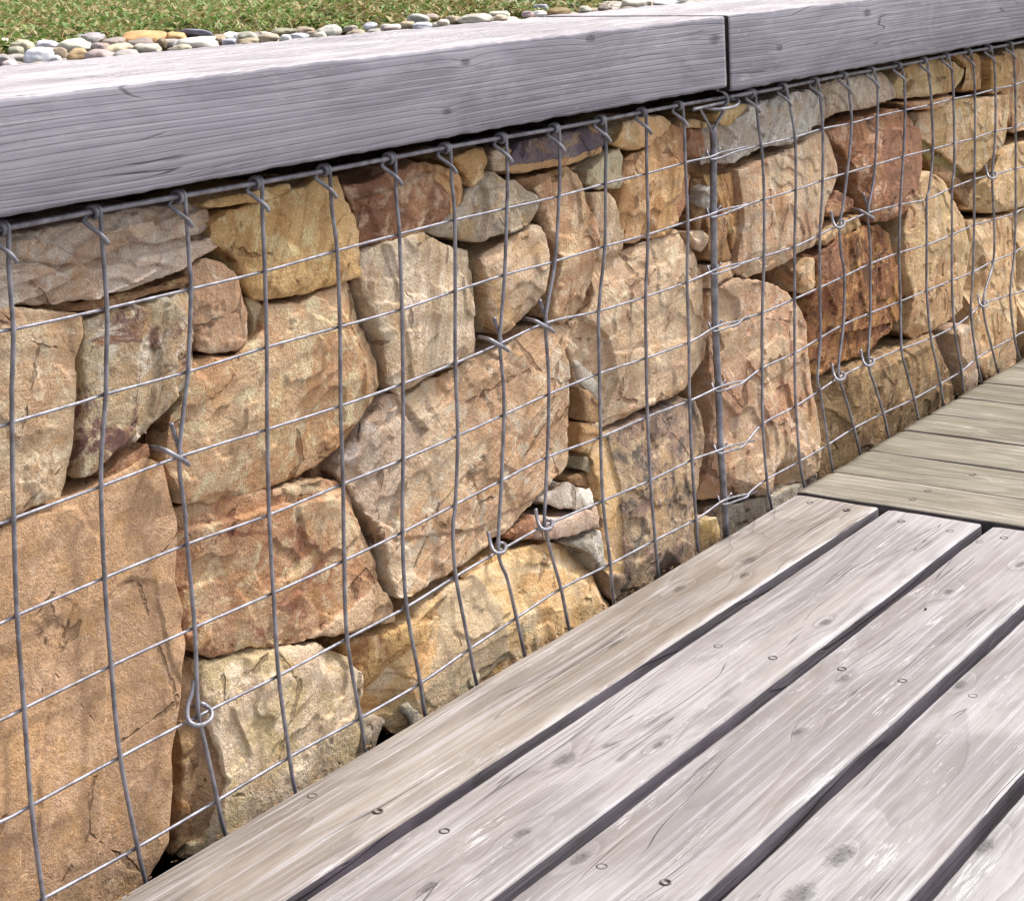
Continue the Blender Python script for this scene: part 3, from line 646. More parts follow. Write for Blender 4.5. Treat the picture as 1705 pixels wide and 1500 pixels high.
st('long yellow banded stone rising out of the deck edge', [(762,975),(790,962),(812,950),(850,930),(880,915),(930,906),(980,914),(998,935),(1024,952),(1022,980),(1040,1010),(900,1110),(800,1180),(700,1240),(660,1215),(640,1190),(618,1176),(650,1110),(690,1050),(720,1010)], 'yellow', dy=.004, plates=[([(636,1115),(680,1060),(720,1020),(748,996),(722,1060),(692,1130),(672,1190),(628,1200)],-.007,0),([(745,985),(780,952),(800,960),(832,1010),(850,1090),(740,1190),(700,1165),(722,1090)],.0015,1)], patch='cream', ang=-.2, strata=.5, fs=.45, facets=7, stain=.15, seed=19)
st('rust brown wedge beside the yellow banded stone', [(598,1075),(640,1056),(700,1030),(715,1020),(690,1060),(650,1110),(622,1165),(606,1140),(600,1110)], 'ochre', dy=.012, fs=.6, stain=.7, tx=-.4)
st('small grey lump at the foot of the pale ochre stone, touching the deck', [(606,1222),(622,1200),(640,1196),(628,1235),(620,1260),(600,1270)], 'grey', dy=.010, facets=3)
st('grey brown block under the yellow banded stone at the deck', [(680,1180),(700,1150),(770,1125),(800,1120),(790,1190),(700,1230)], 'grey', dy=.001, facets=3, stain=.6)
st('ochre fragment below the great slanting slab', [(768,955),(800,938),(838,918),(862,914),(850,930),(812,944),(775,965)], 'ochre', dy=.014, facets=3)
st('small honey coloured stone at the foot of the thick rod', [(1167,868),(1195,860),(1202,885),(1196,915),(1168,925)], 'yellow', dy=.008, facets=3)
# --- round the joint
st('thin ochre flake beside the looped wire end', [(1148,204),(1162,198),(1178,206),(1183,210),(1165,214),(1150,213)], 'yellow', dy=.008, facets=2)
st('cut-looking brown pebble stone left of the thick rod, near the rail', [(1154,215),(1174,216),(1180,235),(1180,250),(1166,262),(1153,258)], 'red', dy=.012, fs=.8, facets=5)
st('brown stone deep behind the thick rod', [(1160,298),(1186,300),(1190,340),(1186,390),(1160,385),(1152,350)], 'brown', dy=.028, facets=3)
st('white-crusted flake leaning on the thick rod', [(1178,318),(1188,306),(1190,345),(1184,350),(1174,340)], 'white', dy=.008, facets=2)
st('small cream wedge above the big buff stone, touching the thick rod', [(1149,388),(1168,385),(1183,392),(1178,408),(1168,420),(1158,408)], 'cream', dy=.006, facets=3, stain=.2)
st('angular brown stone with a white ridge, right of the thick rod', [(1186,366),(1208,358),(1212,372),(1208,395),(1220,430),(1222,436),(1196,438),(1184,430)], 'brown', dy=.012, fs=.8, facets=5)
st('pink fragment right of the thick rod, over the hollowed stone', [(1186,442),(1222,436),(1232,455),(1205,468),(1182,480)], 'rose', dy=.010, facets=3)
st('folded brown stone behind the left edge of the great smooth stone', [(1192,292),(1238,284),(1244,330),(1240,400),(1238,440),(1226,430),(1212,380),(1204,340),(1192,330)], 'ochre', dy=.012, ang=1.4, strata=.6, fs=.6, stain=.4, steps=.5)
# --- right basket
st('long whitish grey stone crusted with lichen, first under the rail right of the thick rod', [(1197,216),(1222,205),(1252,180),(1300,160),(1360,150),(1386,165),(1390,200),(1385,208),(1352,218),(1335,228),(1325,236),(1280,244),(1240,262),(1226,272),(1200,278),(1196,250)], 'white', dy=.004, rough=1.6, stain=.3, pits=1, fs=.35, strata=.1)
st('honey yellow wedge under the looped wire end', [(1198,190),(1215,172),(1256,176),(1244,200),(1222,211),(1205,206)], 'yellow', dy=.006, fs=.6, facets=4)
st('pink rounded stone under the rail, right of the lichen-crusted one', [(1380,148),(1400,131),(1440,124),(1474,120),(1490,140),(1498,164),(1462,173),(1420,186),(1393,197),(1392,165)], 'pink', dy=.004, rough=1.3, stain=.3)
st('square tan stone under the rail, right of the pink rounded one', [(1508,114),(1520,105),(1560,98),(1590,104),(1618,116),(1612,135),(1594,152),(1550,160),(1512,164),(1503,145)], 'tan', dy=.004, fs=.35)
st('brown split stone beneath the twentieth hook', [(1592,92),(1615,88),(1640,92),(1650,112),(1650,148),(1618,152),(1606,150),(1620,125)], 'ochre', dy=.010, fs=.7)
st('orange tan stone beneath the last-but-one hook', [(1652,96),(1678,90),(1688,108),(1684,148),(1656,156)], 'ochre', dy=.006, fs=.4)
st('tall tan stone cut by the right picture edge, under the rail', [(1692,86),(1770,66),(1780,200),(1700,222),(1688,178)], 'tan', dy=.004)
st('great smooth pinkish stone with a pointed right edge, right of the thick rod', [(1236,284),(1330,246),(1388,218),(1400,242),(1411,275),(1409,300),(1388,350),(1375,385),(1362,410),(1330,430),(1292,450),(1250,464),(1228,452),(1234,420),(1240,370)], 'rose', dy=.002, ang=1.4, strata=.3, fs=.18, rough=.8, stain=.1, pits=.3)
st('dark russet angular stone with a flat top ledge', [(1396,224),(1440,198),(1500,182),(1535,186),(1547,208),(1550,240),(1546,280),(1531,320),(1514,350),(1482,368),(1462,370),(1450,345),(1432,300),(1420,260)], 'red', dy=.003, plates=[([(1390,224),(1440,195),(1500,178),(1545,184),(1552,212),(1470,216),(1424,268)],-.010,0),([(1468,215),(1552,212),(1552,270),(1532,315),(1482,345),(1468,280)],0,.8)], patch='umber', fs=.3, facets=6, stain=.5)
st('small maroon chip between the great smooth stone and the russet angular one', [(1400,318),(1425,335),(1424,350),(1392,362),(1378,356)], 'red', dy=.012, facets=3, stain=.6)
st('pale thin flake over the big rust red block', [(1370,402),(1396,372),(1430,358),(1440,378),(1402,394),(1376,410)], 'tan', dy=.008, facets=3)
st('thin tan flake under the square tan stone', [(1512,172),(1560,166),(1595,160),(1590,172),(1560,184),(1545,182)], 'tan', dy=.008, facets=2)
st('five-sided buff stone with a mossy lower left edge', [(1549,188),(1600,168),(1650,162),(1684,158),(1687,200),(1680,232),(1660,258),(1626,288),(1602,294),(1580,276),(1552,250),(1548,220)], 'tan', dy=.003, plates=[([(1542,226),(1566,242),(1616,292),(1600,302),(1546,265)],-.007,1)], patch='moss', fs=.25, rough=.8, stain=.2)
st('tall buff stone under the mossy five-sided one', [(1540,292),(1556,286),(1580,305),(1592,330),(1614,360),(1625,400),(1620,460),(1612,515),(1582,542),(1542,566),(1521,556),(1526,500),(1516,440),(1521,390),(1531,340)], 'tan', dy=.003, ang=1.3, fs=.3, stain=.15)
st('pale stone over the right-hand tie wires, at the right picture edge', [(1632,310),(1656,292),(1668,262),(1700,238),(1780,218),(1780,332),(1700,348),(1660,357),(1626,348)], 'tan', dy=.004, fs=.4)
st('big rust red block in the middle of the right basket', [(1362,432),(1400,398),(1440,380),(1480,373),(1500,390),(1510,430),(1522,480),(1515,530),(1495,560),(1470,578),(1440,597),(1386,626),(1364,622),(1356,580),(1353,520),(1359,480)], 'rust', dy=.004, plates=[([(1360,425),(1400,392),(1412,440),(1392,475),(1358,455)],.001,.7),([(1390,560),(1500,540),(1480,590),(1380,635)],-.006,0)], patch='umber', rough=1.5, stain=.7, pits=1, ang=1.2, fs=.3)
st('little tan stone tucked left of the big rust red block', [(1326,452),(1345,428),(1359,430),(1358,468),(1345,493),(1331,484)], 'tan', dy=.006, facets=3)
st('tall pink hollowed stone standing right of the thick rod', [(1192,488),(1232,464),(1290,474),(1320,488),(1336,510),(1352,540),(1351,590),(1358,640),(1370,700),(1379,760),(1374,784),(1330,808),(1285,820),(1205,838),(1202,700),(1196,600)], 'rose', dy=.003, plates=[([(1205,480),(1232,498),(1236,545),(1205,550),(1196,500)],-.007,0),([(1190,650),(1240,695),(1238,742),(1196,738)],-.006,0),([(1290,650),(1312,640),(1334,700),(1312,735)],-.006,0),([(1245,600),(1290,560),(1345,570),(1340,600),(1270,640)],.003,0)], fs=.4, facets=8, rough=1.4, stain=.2, seed=9)
st('long brown rusty stone on the deck under the big rust red block', [(1370,650),(1400,630),(1450,602),(1520,576),(1578,550),(1590,570),(1600,610),(1606,650),(1604,700),(1480,790),(1396,830),(1380,760),(1369,690)], 'brown', dy=.004, fs=.5, stain=.5, facets=6, rough=1.3)
st('grey stone low beside the foot of the thick rod', [(1206,880),(1216,850),(1300,820),(1372,788),(1376,850),(1260,930),(1205,930)], 'grey', dy=.006, stain=.6, facets=3)
st('pink stone with a dark left side near the right picture edge, above the deck', [(1598,556),(1616,540),(1624,560),(1642,590),(1632,650),(1606,660),(1602,610)], 'rose', dy=.010, facets=3)
st('tall buff stone with a thin crack, near the right picture edge', [(1618,368),(1660,364),(1700,354),(1704,420),(1702,500),(1704,560),(1690,620),(1650,640),(1634,600),(1622,560),(1624,470)], 'tan', dy=.003, ang=1.3, fs=.3, rough=.8)
st('tall buff stone cut by the right picture edge, above the deck', [(1708,352),(1790,335),(1790,600),(1708,620),(1706,500)], 'tan', dy=.004, ang=1.3)
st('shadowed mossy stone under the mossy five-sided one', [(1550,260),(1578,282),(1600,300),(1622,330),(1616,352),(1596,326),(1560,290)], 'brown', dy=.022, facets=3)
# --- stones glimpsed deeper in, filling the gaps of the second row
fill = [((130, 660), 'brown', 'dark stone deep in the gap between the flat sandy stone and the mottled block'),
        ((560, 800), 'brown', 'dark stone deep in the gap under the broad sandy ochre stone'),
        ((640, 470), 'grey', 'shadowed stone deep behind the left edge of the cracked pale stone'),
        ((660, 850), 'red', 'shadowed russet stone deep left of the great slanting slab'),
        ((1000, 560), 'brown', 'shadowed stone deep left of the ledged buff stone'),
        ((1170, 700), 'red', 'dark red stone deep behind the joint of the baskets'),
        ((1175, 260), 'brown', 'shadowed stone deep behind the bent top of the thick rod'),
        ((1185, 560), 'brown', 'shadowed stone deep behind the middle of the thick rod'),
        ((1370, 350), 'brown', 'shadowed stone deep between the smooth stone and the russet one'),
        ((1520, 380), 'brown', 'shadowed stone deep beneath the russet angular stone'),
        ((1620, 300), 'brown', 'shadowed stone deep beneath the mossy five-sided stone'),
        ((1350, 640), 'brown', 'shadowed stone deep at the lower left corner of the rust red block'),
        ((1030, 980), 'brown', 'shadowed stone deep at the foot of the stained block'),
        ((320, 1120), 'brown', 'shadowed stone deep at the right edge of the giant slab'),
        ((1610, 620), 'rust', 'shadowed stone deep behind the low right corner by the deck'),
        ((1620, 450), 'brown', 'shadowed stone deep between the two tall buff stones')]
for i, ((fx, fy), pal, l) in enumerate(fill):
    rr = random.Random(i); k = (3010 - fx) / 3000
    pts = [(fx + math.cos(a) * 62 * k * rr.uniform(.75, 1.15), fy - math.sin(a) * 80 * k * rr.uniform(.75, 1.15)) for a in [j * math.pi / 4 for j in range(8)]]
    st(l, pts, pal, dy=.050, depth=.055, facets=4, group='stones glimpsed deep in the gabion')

PALN = {'tan': 'tan', 'cream': 'cream', 'rose': 'pinkish', 'ochre': 'ochre', 'red': 'russet'}
def world_stone(label, x0, x1, z0, z1, pal, k):
    rr = random.Random(k * 13 + 5); cx_, cz_ = (x0 + x1) / 2, (z0 + z1) / 2; hw, hh = (x1 - x0) / 2 - .003, (z1 - z0) / 2 - .003
    pts = []
    for a in [j * math.pi / 6 for j in range(12)]:
        ca, sa = math.cos(a), math.sin(a); m_ = max(abs(ca), abs(sa)) ** .75; f_ = rr.uniform(.90, 1.0) / m_
        q = R.T @ (np.array([cx_ + ca * hw * f_, .0075, cz_ + sa * hh * f_]) - CAM); pts.append((PPX + F * q[0] / q[2], PPY + F * q[1] / q[2]))
    st(label, pts, pal, dy=rr.uniform(.001, .006), facets=5, fs=.3, seed=k + 900, ang=rr.uniform(0, 1.5))
k = 0; ORD = ('first', 'second', 'third', 'fourth', 'fifth', 'sixth', 'seventh', 'eighth', 'ninth', 'tenth')
for side, xa, xb in (('right', 2.50, 3.60), ('left', -.62, -.065)):
    rr = random.Random(3 if side == 'right' else 8); zb = [-.61, -.43, -.27, -.12, -.012]
    for row in range(4):
        x = xa; cn = 0
        while x < xb - .05:
            w_ = rr.uniform(.15, .27); x1_ = xb if x + w_ > xb - .09 else x + w_
            if not (side == 'right' and row == 0 and False):
                world_stone('%s %s stone of the %s beyond the %s picture edge' % (ORD[cn], PALN[rr_p := ('tan', 'rose', 'cream', 'ochre', 'tan', 'red')[k % 6]], ('bottom course', 'second course', 'third course', 'top course')[row], side), x, x1_, zb[row] + rr.uniform(-.006, .006), zb[row + 1], rr_p, k)
            k += 1; cn += 1; x = x1_

# ------------------------------------------------------------------ mesh panels
RV, RH, RR, RP = .0021, .00155, .0026, .0047
def vwire(pts, parent, y0=-.0036):
    top = wall(*pts[0], y0); x0 = top[0]; z0 = at(0, 0, 0)[2] * 0 + RAILZ(x0)
    r = RR + RV + .0002
    def loop(xo, a0, a1, k=7):
        return [(x0 + xo + (a - a0) / (a1 - a0) * -.0042, -r * math.cos(a), z0 + r * math.sin(a)) for a in np.linspace(a0, a1, k)]
    P = [tuple(wall(px, py, y0)) for px, py in pts][::-1]
    P = [p for p in P if p[2] < z0 - .010]
    # twice over the rail, then the clipped tail crosses in front
    path = spline(P + [(x0 + .0005, -r * 1.02, z0 - .004)], .006)
    lp = loop(.0008, .0, 2 * math.pi * 1.0, 15)[1:] + loop(-.0034, .15, math.pi * 1.20, 10)
    tl = [(x0 - .0105, r * .9, z0 - .0065), (x0 - .0062, -.0012, z0 - .0130), (x0 - .0008, -.0078, z0 - .0205), (x0 + .0044, -.0092, z0 - .0275)]
    path = np.vstack([path, spline([tuple(path[-1] + 0)] + lp + tl, .0016)[1:]])
    Vv, Fc = tube(path, RV, 8); return mesh_obj('vertical_wire', Vv, Fc, WIRE, parent)
def RAILZ(x): return -.0035 * min(1, max(0, x / 1.19)) if x < 1.25 else -.0045
def hwire(pts, parent, extra=None):
    P = [tuple(wall(px, py, 0)) for px, py in pts]
    if extra: P = extra + P if extra[0][0] < P[0][0] + .03 and extra[-1][0] < P[0][0] + .02 else P + extra
    Vv, Fc = tube(spline(P, .008), RH, 6); return mesh_obj('horizontal_wire', Vv, Fc, WIRE, parent)
def rail(x0, x1, parent):
    P = [(x, .0003 * math.sin(x * 21), RAILZ(x) + .0006 * math.sin(x * 13)) for x in np.linspace(x0, x1, 60)]
    Vv, Fc = tube(P, RR, 10); return mesh_obj('edge_rod', Vv, Fc, WIRE, parent)
VL = [[(-136,420),(-130,600),(-128,800),(-125,1000),(-110,1300),(-80,1560)],
 [(12,385),(15,450),(22,550),(20,640),(20,710),(21,800),(23,865),(28,1020),(40,1180),(52,1340),(70,1480),(82,1550)],
 [(165,356),(170,400),(178,514),(177,600),(176,656),(170,740),(168,809),(174,962),(185,1109),(200,1260),(229,1410),(238,1450),(250,1500)],
 [(306,330),(313,400),(316,450),(318,478),(313,615),(306,679),(299,749),(299,784),(308,855),(311,904),(315,943),(324,1044),(328,1150),(331,1195),(336,1215),(362,1332),(370,1370),(385,1420)],
 [(434,305),(437,360),(441,452),(444,578),(445,715),(448,857),(455,987),(464,1125),(482,1260),(489,1305),(500,1350)],
 [(547,288),(553,350),(561,418),(566,545),(567,675),(571,806),(573,933),(578,1063),(600,1195),(606,1235),(615,1285)],
 [(656,265),(660,330),(665,390),(669,515),(671,640),(671,764),(670,886),(677,1010),(700,1137),(705,1175),(714,1225)],
 [(748,248),(752,300),(757,362),(758,485),(758,605),(762,726),(758,840),(754,880),(759,960),(782,1080),(791,1127),(802,1170)],
 [(841,232),(845,300),(844,347),(840,458),(834,540),(832,575),(838,640),(839,691),(835,800),(830,917),(845,965),(860,1029),(871,1078),(882,1120)],
 [(929,217),(932,270),(931,327),(924,435),(913,500),(908,540),(912,600),(914,657),(911,761),(908,830),(907,875),(920,930),(934,980),(945,1035),(955,1080)],
 [(1006,202),(1009,260),(1008,307),(1007,410),(997,517),(998,623),(1000,728),(1004,834),(1016,938),(1020,988),(1028,1030)],
 [(1074,188),(1077,290),(1079,390),(1075,494),(1076,597),(1078,694),(1083,799),(1091,899),(1095,947),(1100,985)],
 [(1135,176),(1140,230),(1141,271),(1145,369),(1144,470),(1147,570),(1148,667),(1152,766),(1159,865),(1162,910),(1168,945)]]
HL = [[(-140,592),(0,552),(25,548),(178,514),(315,482),(440,452),(560,418),(665,390),(755,367),(844,347),(931,327),(1008,306),(1078,289),(1141,271),(1184,260)],
 [(-140,748),(0,710),(21,703),(134,670),(177,656),(313,619),(445,578),(563,545),(669,515),(757,485),(840,458),(925,435),(1008,410),(1078,391),(1145,369),(1187,355)],
 [(-140,918),(0,872),(23,863),(170,809),(298,761),(445,715),(570,675),(673,638),(757,605),(831,573),(909,538),(997,518),(1075,494),(1144,470),(1186,450)],
 [(-140,1095),(0,1038),(29,1024),(174,962),(314,905),(448,857),(570,806),(671,765),(761,726),(838,691),(912,657),(998,622),(1076,596),(1147,570),(1188,548)],
 [(-140,1258),(0,1199),(40,1179),(184,1109),(323,1045),(455,987),(573,933),(670,886),(758,840),(835,800),(912,761),(1000,728),(1078,694),(1149,667),(1190,644)],
 [(-140,1424),(0,1368),(51,1341),(200,1260),(326,1194),(463,1125),(578,1063),(676,1011),(758,960),(830,918),(906,876),(1003,834),(1082,800),(1152,766),(1194,749)],
 [(-60,1560),(0,1532),(77,1493),(229,1410),(362,1332),(482,1260),(600,1195),(700,1137),(782,1080),(859,1029),(934,980),(1016,939),(1091,899),(1158,865),(1203,836)]]
VR = [[(1256,155),(1258,165),(1263,212),(1269,257),(1272,320),(1272,427),(1269,521),(1269,610),(1270,706),(1277,798),(1283,835),(1290,875)],
 [(1308,145),(1315,176),(1323,223),(1325,266),(1325,320),(1323,411),(1323,498),(1323,588),(1325,676),(1332,768),(1338,805),(1345,845)],
 [(1361,135),(1366,167),(1370,221),(1369,320),(1365,390),(1365,479),(1366,563),(1361,630),(1365,650),(1379,740),(1386,780),(1394,820)],
 [(1409,126),(1414,158),(1418,208),(1411,284),(1404,340),(1398,375),(1400,420),(1406,460),(1404,540),(1397,600),(1397,628),(1410,670),(1422,713),(1431,750),(1440,785)],
 [(1455,116),(1461,146),(1461,194),(1457,275),(1453,310),(1445,355),(1448,400),(1449,440),(1449,521),(1446,603),(1456,640),(1471,688),(1478,720),(1486,755)],
 [(1499,107),(1505,128),(1507,182),(1504,261),(1499,341),(1497,421),(1499,502),(1501,581),(1510,620),(1522,664),(1528,692),(1535,725)],
 [(1542,99),(1549,146),(1553,218),(1552,272),(1546,320),(1543,332),(1543,408),(1543,484),(1550,563),(1558,600),(1566,639),(1570,668),(1577,700)],
 [(1579,92),(1587,146),(1589,272),(1585,313),(1585,390),(1585,467),(1589,544),(1601,618),(1604,650),(1610,675)],
 [(1616,85),(1623,146),(1623,272),(1622,299),(1622,375),(1620,453),(1617,523),(1626,597),(1633,632),(1640,660)],
 [(1650,79),(1657,128),(1657,227),(1652,292),(1655,366),(1654,435),(1637,506),(1652,581),(1660,612),(1668,640)],
 [(1684,73),(1690,128),(1691,209),(1691,281),(1691,355),(1689,421),(1682,491),(1689,562),(1697,595),(1703,620)],
 [(1716,67),(1721,200),(1722,340),(1721,480),(1730,600)], [(1746,61),(1751,200),(1752,340),(1751,480),(1760,590)], [(1774,56),(1778,200),(1780,340),(1780,480),(1788,570)]]
HR = [[(1263,243),(1323,229),(1369,215),(1416,206),(1461,194),(1506,184),(1549,175),(1588,165),(1623,158),(1657,149),(1690,142),(1705,137),(1785,118)],
 [(1246,341),(1272,332),(1323,317),(1369,301),(1411,288),(1457,275),(1504,261),(1552,249),(1589,239),(1623,230),(1657,219),(1691,212),(1705,206),(1785,190)],
 [(1239,438),(1272,427),(1323,411),(1365,391),(1397,375),(1445,355),(1499,341),(1543,332),(1585,313),(1622,299),(1652,292),(1691,281),(1705,278),(1785,256)],
 [(1239,530),(1269,521),(1323,498),(1365,479),(1406,460),(1448,440),(1497,421),(1543,408),(1585,391),(1622,375),(1655,366),(1691,355),(1705,348),(1785,325)],
 [(1237,625),(1269,613),(1323,588),(1365,563),(1404,541),(1450,521),(1499,502),(1543,484),(1585,467),(1620,453),(1654,435),(1689,421),(1705,412),(1785,385)],
 [(1240,729),(1270,706),(1325,676),(1365,650),(1397,629),(1446,604),(1501,581),(1550,563),(1589,544),(1617,523),(1636,506),(1682,491),(1705,483),(1785,450)],
 [(1249,819),(1277,798),(1332,768),(1379,740),(1422,713),(1471,688),(1522,664),(1566,639),(1601,618),(1626,597),(1652,581),(1689,562),(1705,553),(1790,520)]]
POST = [(1187,212),(1188,235),(1188,259),(1188,355),(1189,450),(1191,545),(1196,645),(1200,748),(1206,833),(1208,880),(1212,925)]
pl = empty('wire_mesh_panel', (0, 0, -.56)); tag(pl, 'galvanised welded wire mesh front of the left gabion basket, up to the thick rod', 'wire mesh', 'gabion basket mesh fronts')
pr = empty('wire_mesh_panel', (1.25, 0, -.56)); tag(pr, 'galvanised welded wire mesh front of the right gabion basket, beyond the thick rod', 'wire mesh', 'gabion basket mesh fronts')
rail(-.62, 1.205, pl); rail(1.196, 3.62, pr)
for v in VL: vwire(v, pl)
for v in VR: vwire(v, pr)
for h, pp in zip(HL, POST[2:9]):        # each left wire runs past the rod and is twisted round the right one
    hx, hy = pp
    e = [tuple(wall(hx + 8, hy - 3, -.0062)), tuple(wall(hx + 22, hy - 7, -.004)), tuple(wall(hx + 46, hy - 12, .003)), tuple(wall(hx + 56, hy - 15, .003))]
    P = [tuple(wall(px, py, 0)) for px, py in h[:-1]] + [tuple(wall(hx - 6, hy + 3, -.0062))] + e
    Vv, Fc = tube(spline(P, .006), RH, 6); mesh_obj('horizontal_wire', Vv, Fc, WIRE, pl)
for h, pp in zip(HR, POST[2:9]):
    hx, hy = pp
    P = [tuple(wall(hx + 12, hy - 12, .004)), tuple(wall(hx + 4, hy - 4, .0072)), tuple(wall(hx - 6, hy - 2, .006)), tuple(wall(hx - 11, hy - 7, .000)), tuple(wall(hx - 5, hy + 6, -.0062)),
         tuple(wall(hx + 8, hy + 5, -.0068)), tuple(wall(hx + 22, hy, -.0055)), tuple(wall(hx + 38, hy - 6, -.003))] + [tuple(wall(px, py, 0)) for px, py in h[(1 if h[0][0] > 1245 and False else 0):] if px > hx + 42]
    Vv, Fc = tube(spline(P, .003), RH, 6); mesh_obj('horizontal_wire', Vv, Fc, WIRE, pr)
def wpt(x, z, dy=0.0): return (x, dy - bulge(z), z)
def wire_v(x, par):
    z0 = RAILZ(x); r = RR + RV
    P = [wpt(x + .003 * math.sin(z * 40 + x * 50), z, -.0036) for z in np.linspace(-.62, -.012, 18)]
    P += [(x - .002 * a / 6, -r * math.cos(a), z0 + r * math.sin(a)) for a in np.linspace(0, 7.5, 16)] + [(x - .008, r * .9, z0 - .0065), (x - .001, -.0078, z0 - .0205), (x + .004, -.0092, z0 - .0275)]
    Vv, Fc = tube(spline(P, .005), RV, 8); mesh_obj('vertical_wire', Vv, Fc, WIRE, par)
for x in np.arange(2.755, 3.62, .1): wire_v(x, pr)
for x in np.arange(-.202, -.62, -.1): wire_v(x, pl)
for j in range(7):
    z = (-.083, -.158, -.235, -.312, -.387, -.464, -.536)[j]
    Vv, Fc = tube(spline([wpt(x, z + .002 * math.sin(x * 17 + j)) for x in np.linspace(2.60, 3.62, 12)], .01), RH, 6); mesh_obj('horizontal_wire', Vv, Fc, WIRE, pr)
    Vv, Fc = tube(spline([wpt(x, z + .001 * math.sin(x * 17 + j)) for x in np.linspace(-.62, -.10, 8)], .01), RH, 6); mesh_obj('horizontal_wire', Vv, Fc, WIRE, pl)
def crossing(A, B):
    best = None
    for (x0, y0), (x1, y1) in zip(A, A[1:]):
        for (u0, v0), (u1, v1) in zip(B, B[1:]):
            d = (x1 - x0) * (v1 - v0) - (y1 - y0) * (u1 - u0)
            if abs(d) < 1e-9: continue
            t = ((u0 - x0) * (v1 - v0) - (v0 - y0) * (u1 - u0)) / d; q = ((u0 - x0) * (y1 - y0) - (v0 - y0) * (x1 - x0)) / d
            if 0 <= t <= 1 and 0 <= q <= 1: return x0 + t * (x1 - x0), y0 + t * (y1 - y0)
for VV, HH, par in ((VL, HL, pl), (VR, HR, pr)):
    bl = []
    for v in VV:
        for h in HH:
            c_ = crossing(v, h)
            if c_:
                p = np.array(wall(*c_, -.0018)); bl.append(tube([p + [-.0026, .0004, 0], p + [-.0012, -.0002, 0], p + [.0012, -.0002, 0], p + [.0026, .0004, 0]], .0019, 7))
    Vv, Fc = join(bl); o = mesh_obj('weld', Vv, Fc, WIRE, par); o['kind'] = 'stuff'
# thick rod that laces the two baskets together
jr = empty('joining_rod', wall(1210, 890, 0)); tag(jr, 'thick upright rod with a looped top joining the two mesh fronts', 'steel rod')
Vv, Fc = tube(spline([tuple(wall(x, y, .0012)) for x, y in POST], .01), RP, 12); mesh_obj('rod', Vv, Fc, WIRE, jr)
fk = [tube(spline([tuple(wall(1186, 222, .0012)), tuple(wall(1180, 208, .001)), tuple(wall(1170, 190, .002)), tuple(wall(1164, 178, .004))], .004), .0021, 8),
      tube(spline([tuple(wall(1188, 218, .0005)), tuple(wall(1195, 203, -.002)), tuple(wall(1204, 186, -.003)), tuple(wall(1210, 172, .002))], .004), .0021, 8)]
Vv, Fc = join(fk); mesh_obj('fork', Vv, Fc, WIRE, jr)
lp = [tuple(wall(*p)) for p in [(1153,183,-.010),(1178,177,-.009),(1204,171,-.006),(1212,166,.001),(1212,158,.006),(1204,151,.006),(1190,148,.008)]]
lq = [tuple(wall(*p)) for p in [(1192,150,.000),(1202,152,-.006),(1210,160,-.010),(1212,170,-.010),(1206,178,-.006),(1196,182,-.001)]]
lr = [tuple(wall(*p)) for p in [(1172,178,.002),(1185,182,-.006),(1203,182,-.012),(1222,178,-.013),(1230,171,-.010),(1226,166,-.003),(1216,165,.003)]]
ls = [tuple(wall(*p)) for p in [(1214,162,-.0065),(1232,158,-.0065),(1251,154,-.0065)]]
Vv, Fc = join([tube(spline(lp[:4], .003), .0023, 8), tube(spline(lq, .002), .0023, 8), tube(spline(lr, .002), .0023, 8), tube(spline(ls, .004), .0025, 8)])
mesh_obj('loop', Vv, Fc, WIRE, jr)
# tie wires that cross the basket and hook over the mesh
def tie(label, cx, cy, kind, k=None):
    k = k if k else (3010 - cx) / (3010 - 300)
    if kind == 'hook':
        pts = [(-12,-52,-.001),(0,-14,.002),(9,6,.003),(15,14,-.003),(17,16,-.0075),(7,9,-.0098),(-8,0,-.0085),(-24,-8,-.002),(-42,-12,.02),(-50,-12,.04)]
    elif kind == 'loop':
        pts = [(-5,-58,-.0015),(-9,-36,-.001),(-16,-14,-.001),(-15,8,-.004),(-4,17,-.0085),(10,16,-.0095),(22,8,-.0085),(25,-4,-.004),(17,-14,.003),(6,-19,.007),(-4,-15,.03)]
    else:
        pts = [(-20,-36,.004),(-17,-18,.002),(-13,-4,-.001),(-7,6,-.0070),(3,9,-.0088),(13,5,-.0082),(16,-4,-.004),(12,-11,.002),(2,-12,.007),(-6,-8,.03)]
    P = [tuple(wall(cx + a * k, cy + b * k, d)) for a, b, d in pts]
    Vv, Fc = tube(spline(P, .0018), .0022, 8)
    o = mesh_obj('tie_wire', Vv, Fc, WIRE, origin=wall(cx, cy, 0)); tag(o, label, 'tie wire', 'tie wires hooked over the mesh')
tie('tie wire hook over the mesh beside the foot of the mottled block', 297, 757, 'hook')
tie('large tie wire loop between the giant slab and the pale ochre stone', 328, 1190, 'loop')
tie('tie wire hook at the left end of the pair above the great slanting slab', 832, 571, 'hook2' if False else 'hook')
tie('tie wire hook at the right end of the pair above the great slanting slab', 908, 540, 'hook')
tie('tie wire loop at the left end of the pair above the yellow banded stone', 829, 914, 'curl')
tie('tie wire loop at the right end of the pair, beside the pink flake', 907, 875, 'curl')
tie('tie wire loop under the small maroon chip in the right basket', 1396, 374, 'curl', .62)
tie('tie wire hook under the russet angular stone in the right basket', 1445, 355, 'hook', .62)
tie('tie wire loop at the lower left corner of the rust red block', 1397, 628, 'curl', .6)
tie('tie wire loop beneath the rust red block, right of another loop', 1445, 604, 'curl', .6)
tie('tie wire loop beside the mossy five-sided stone, high near the right picture edge', 1651, 293, 'curl', .5)
tie('small tie wire loop on the cracked buff stone, low near the right picture edge', 1637, 507, 'curl', .45)

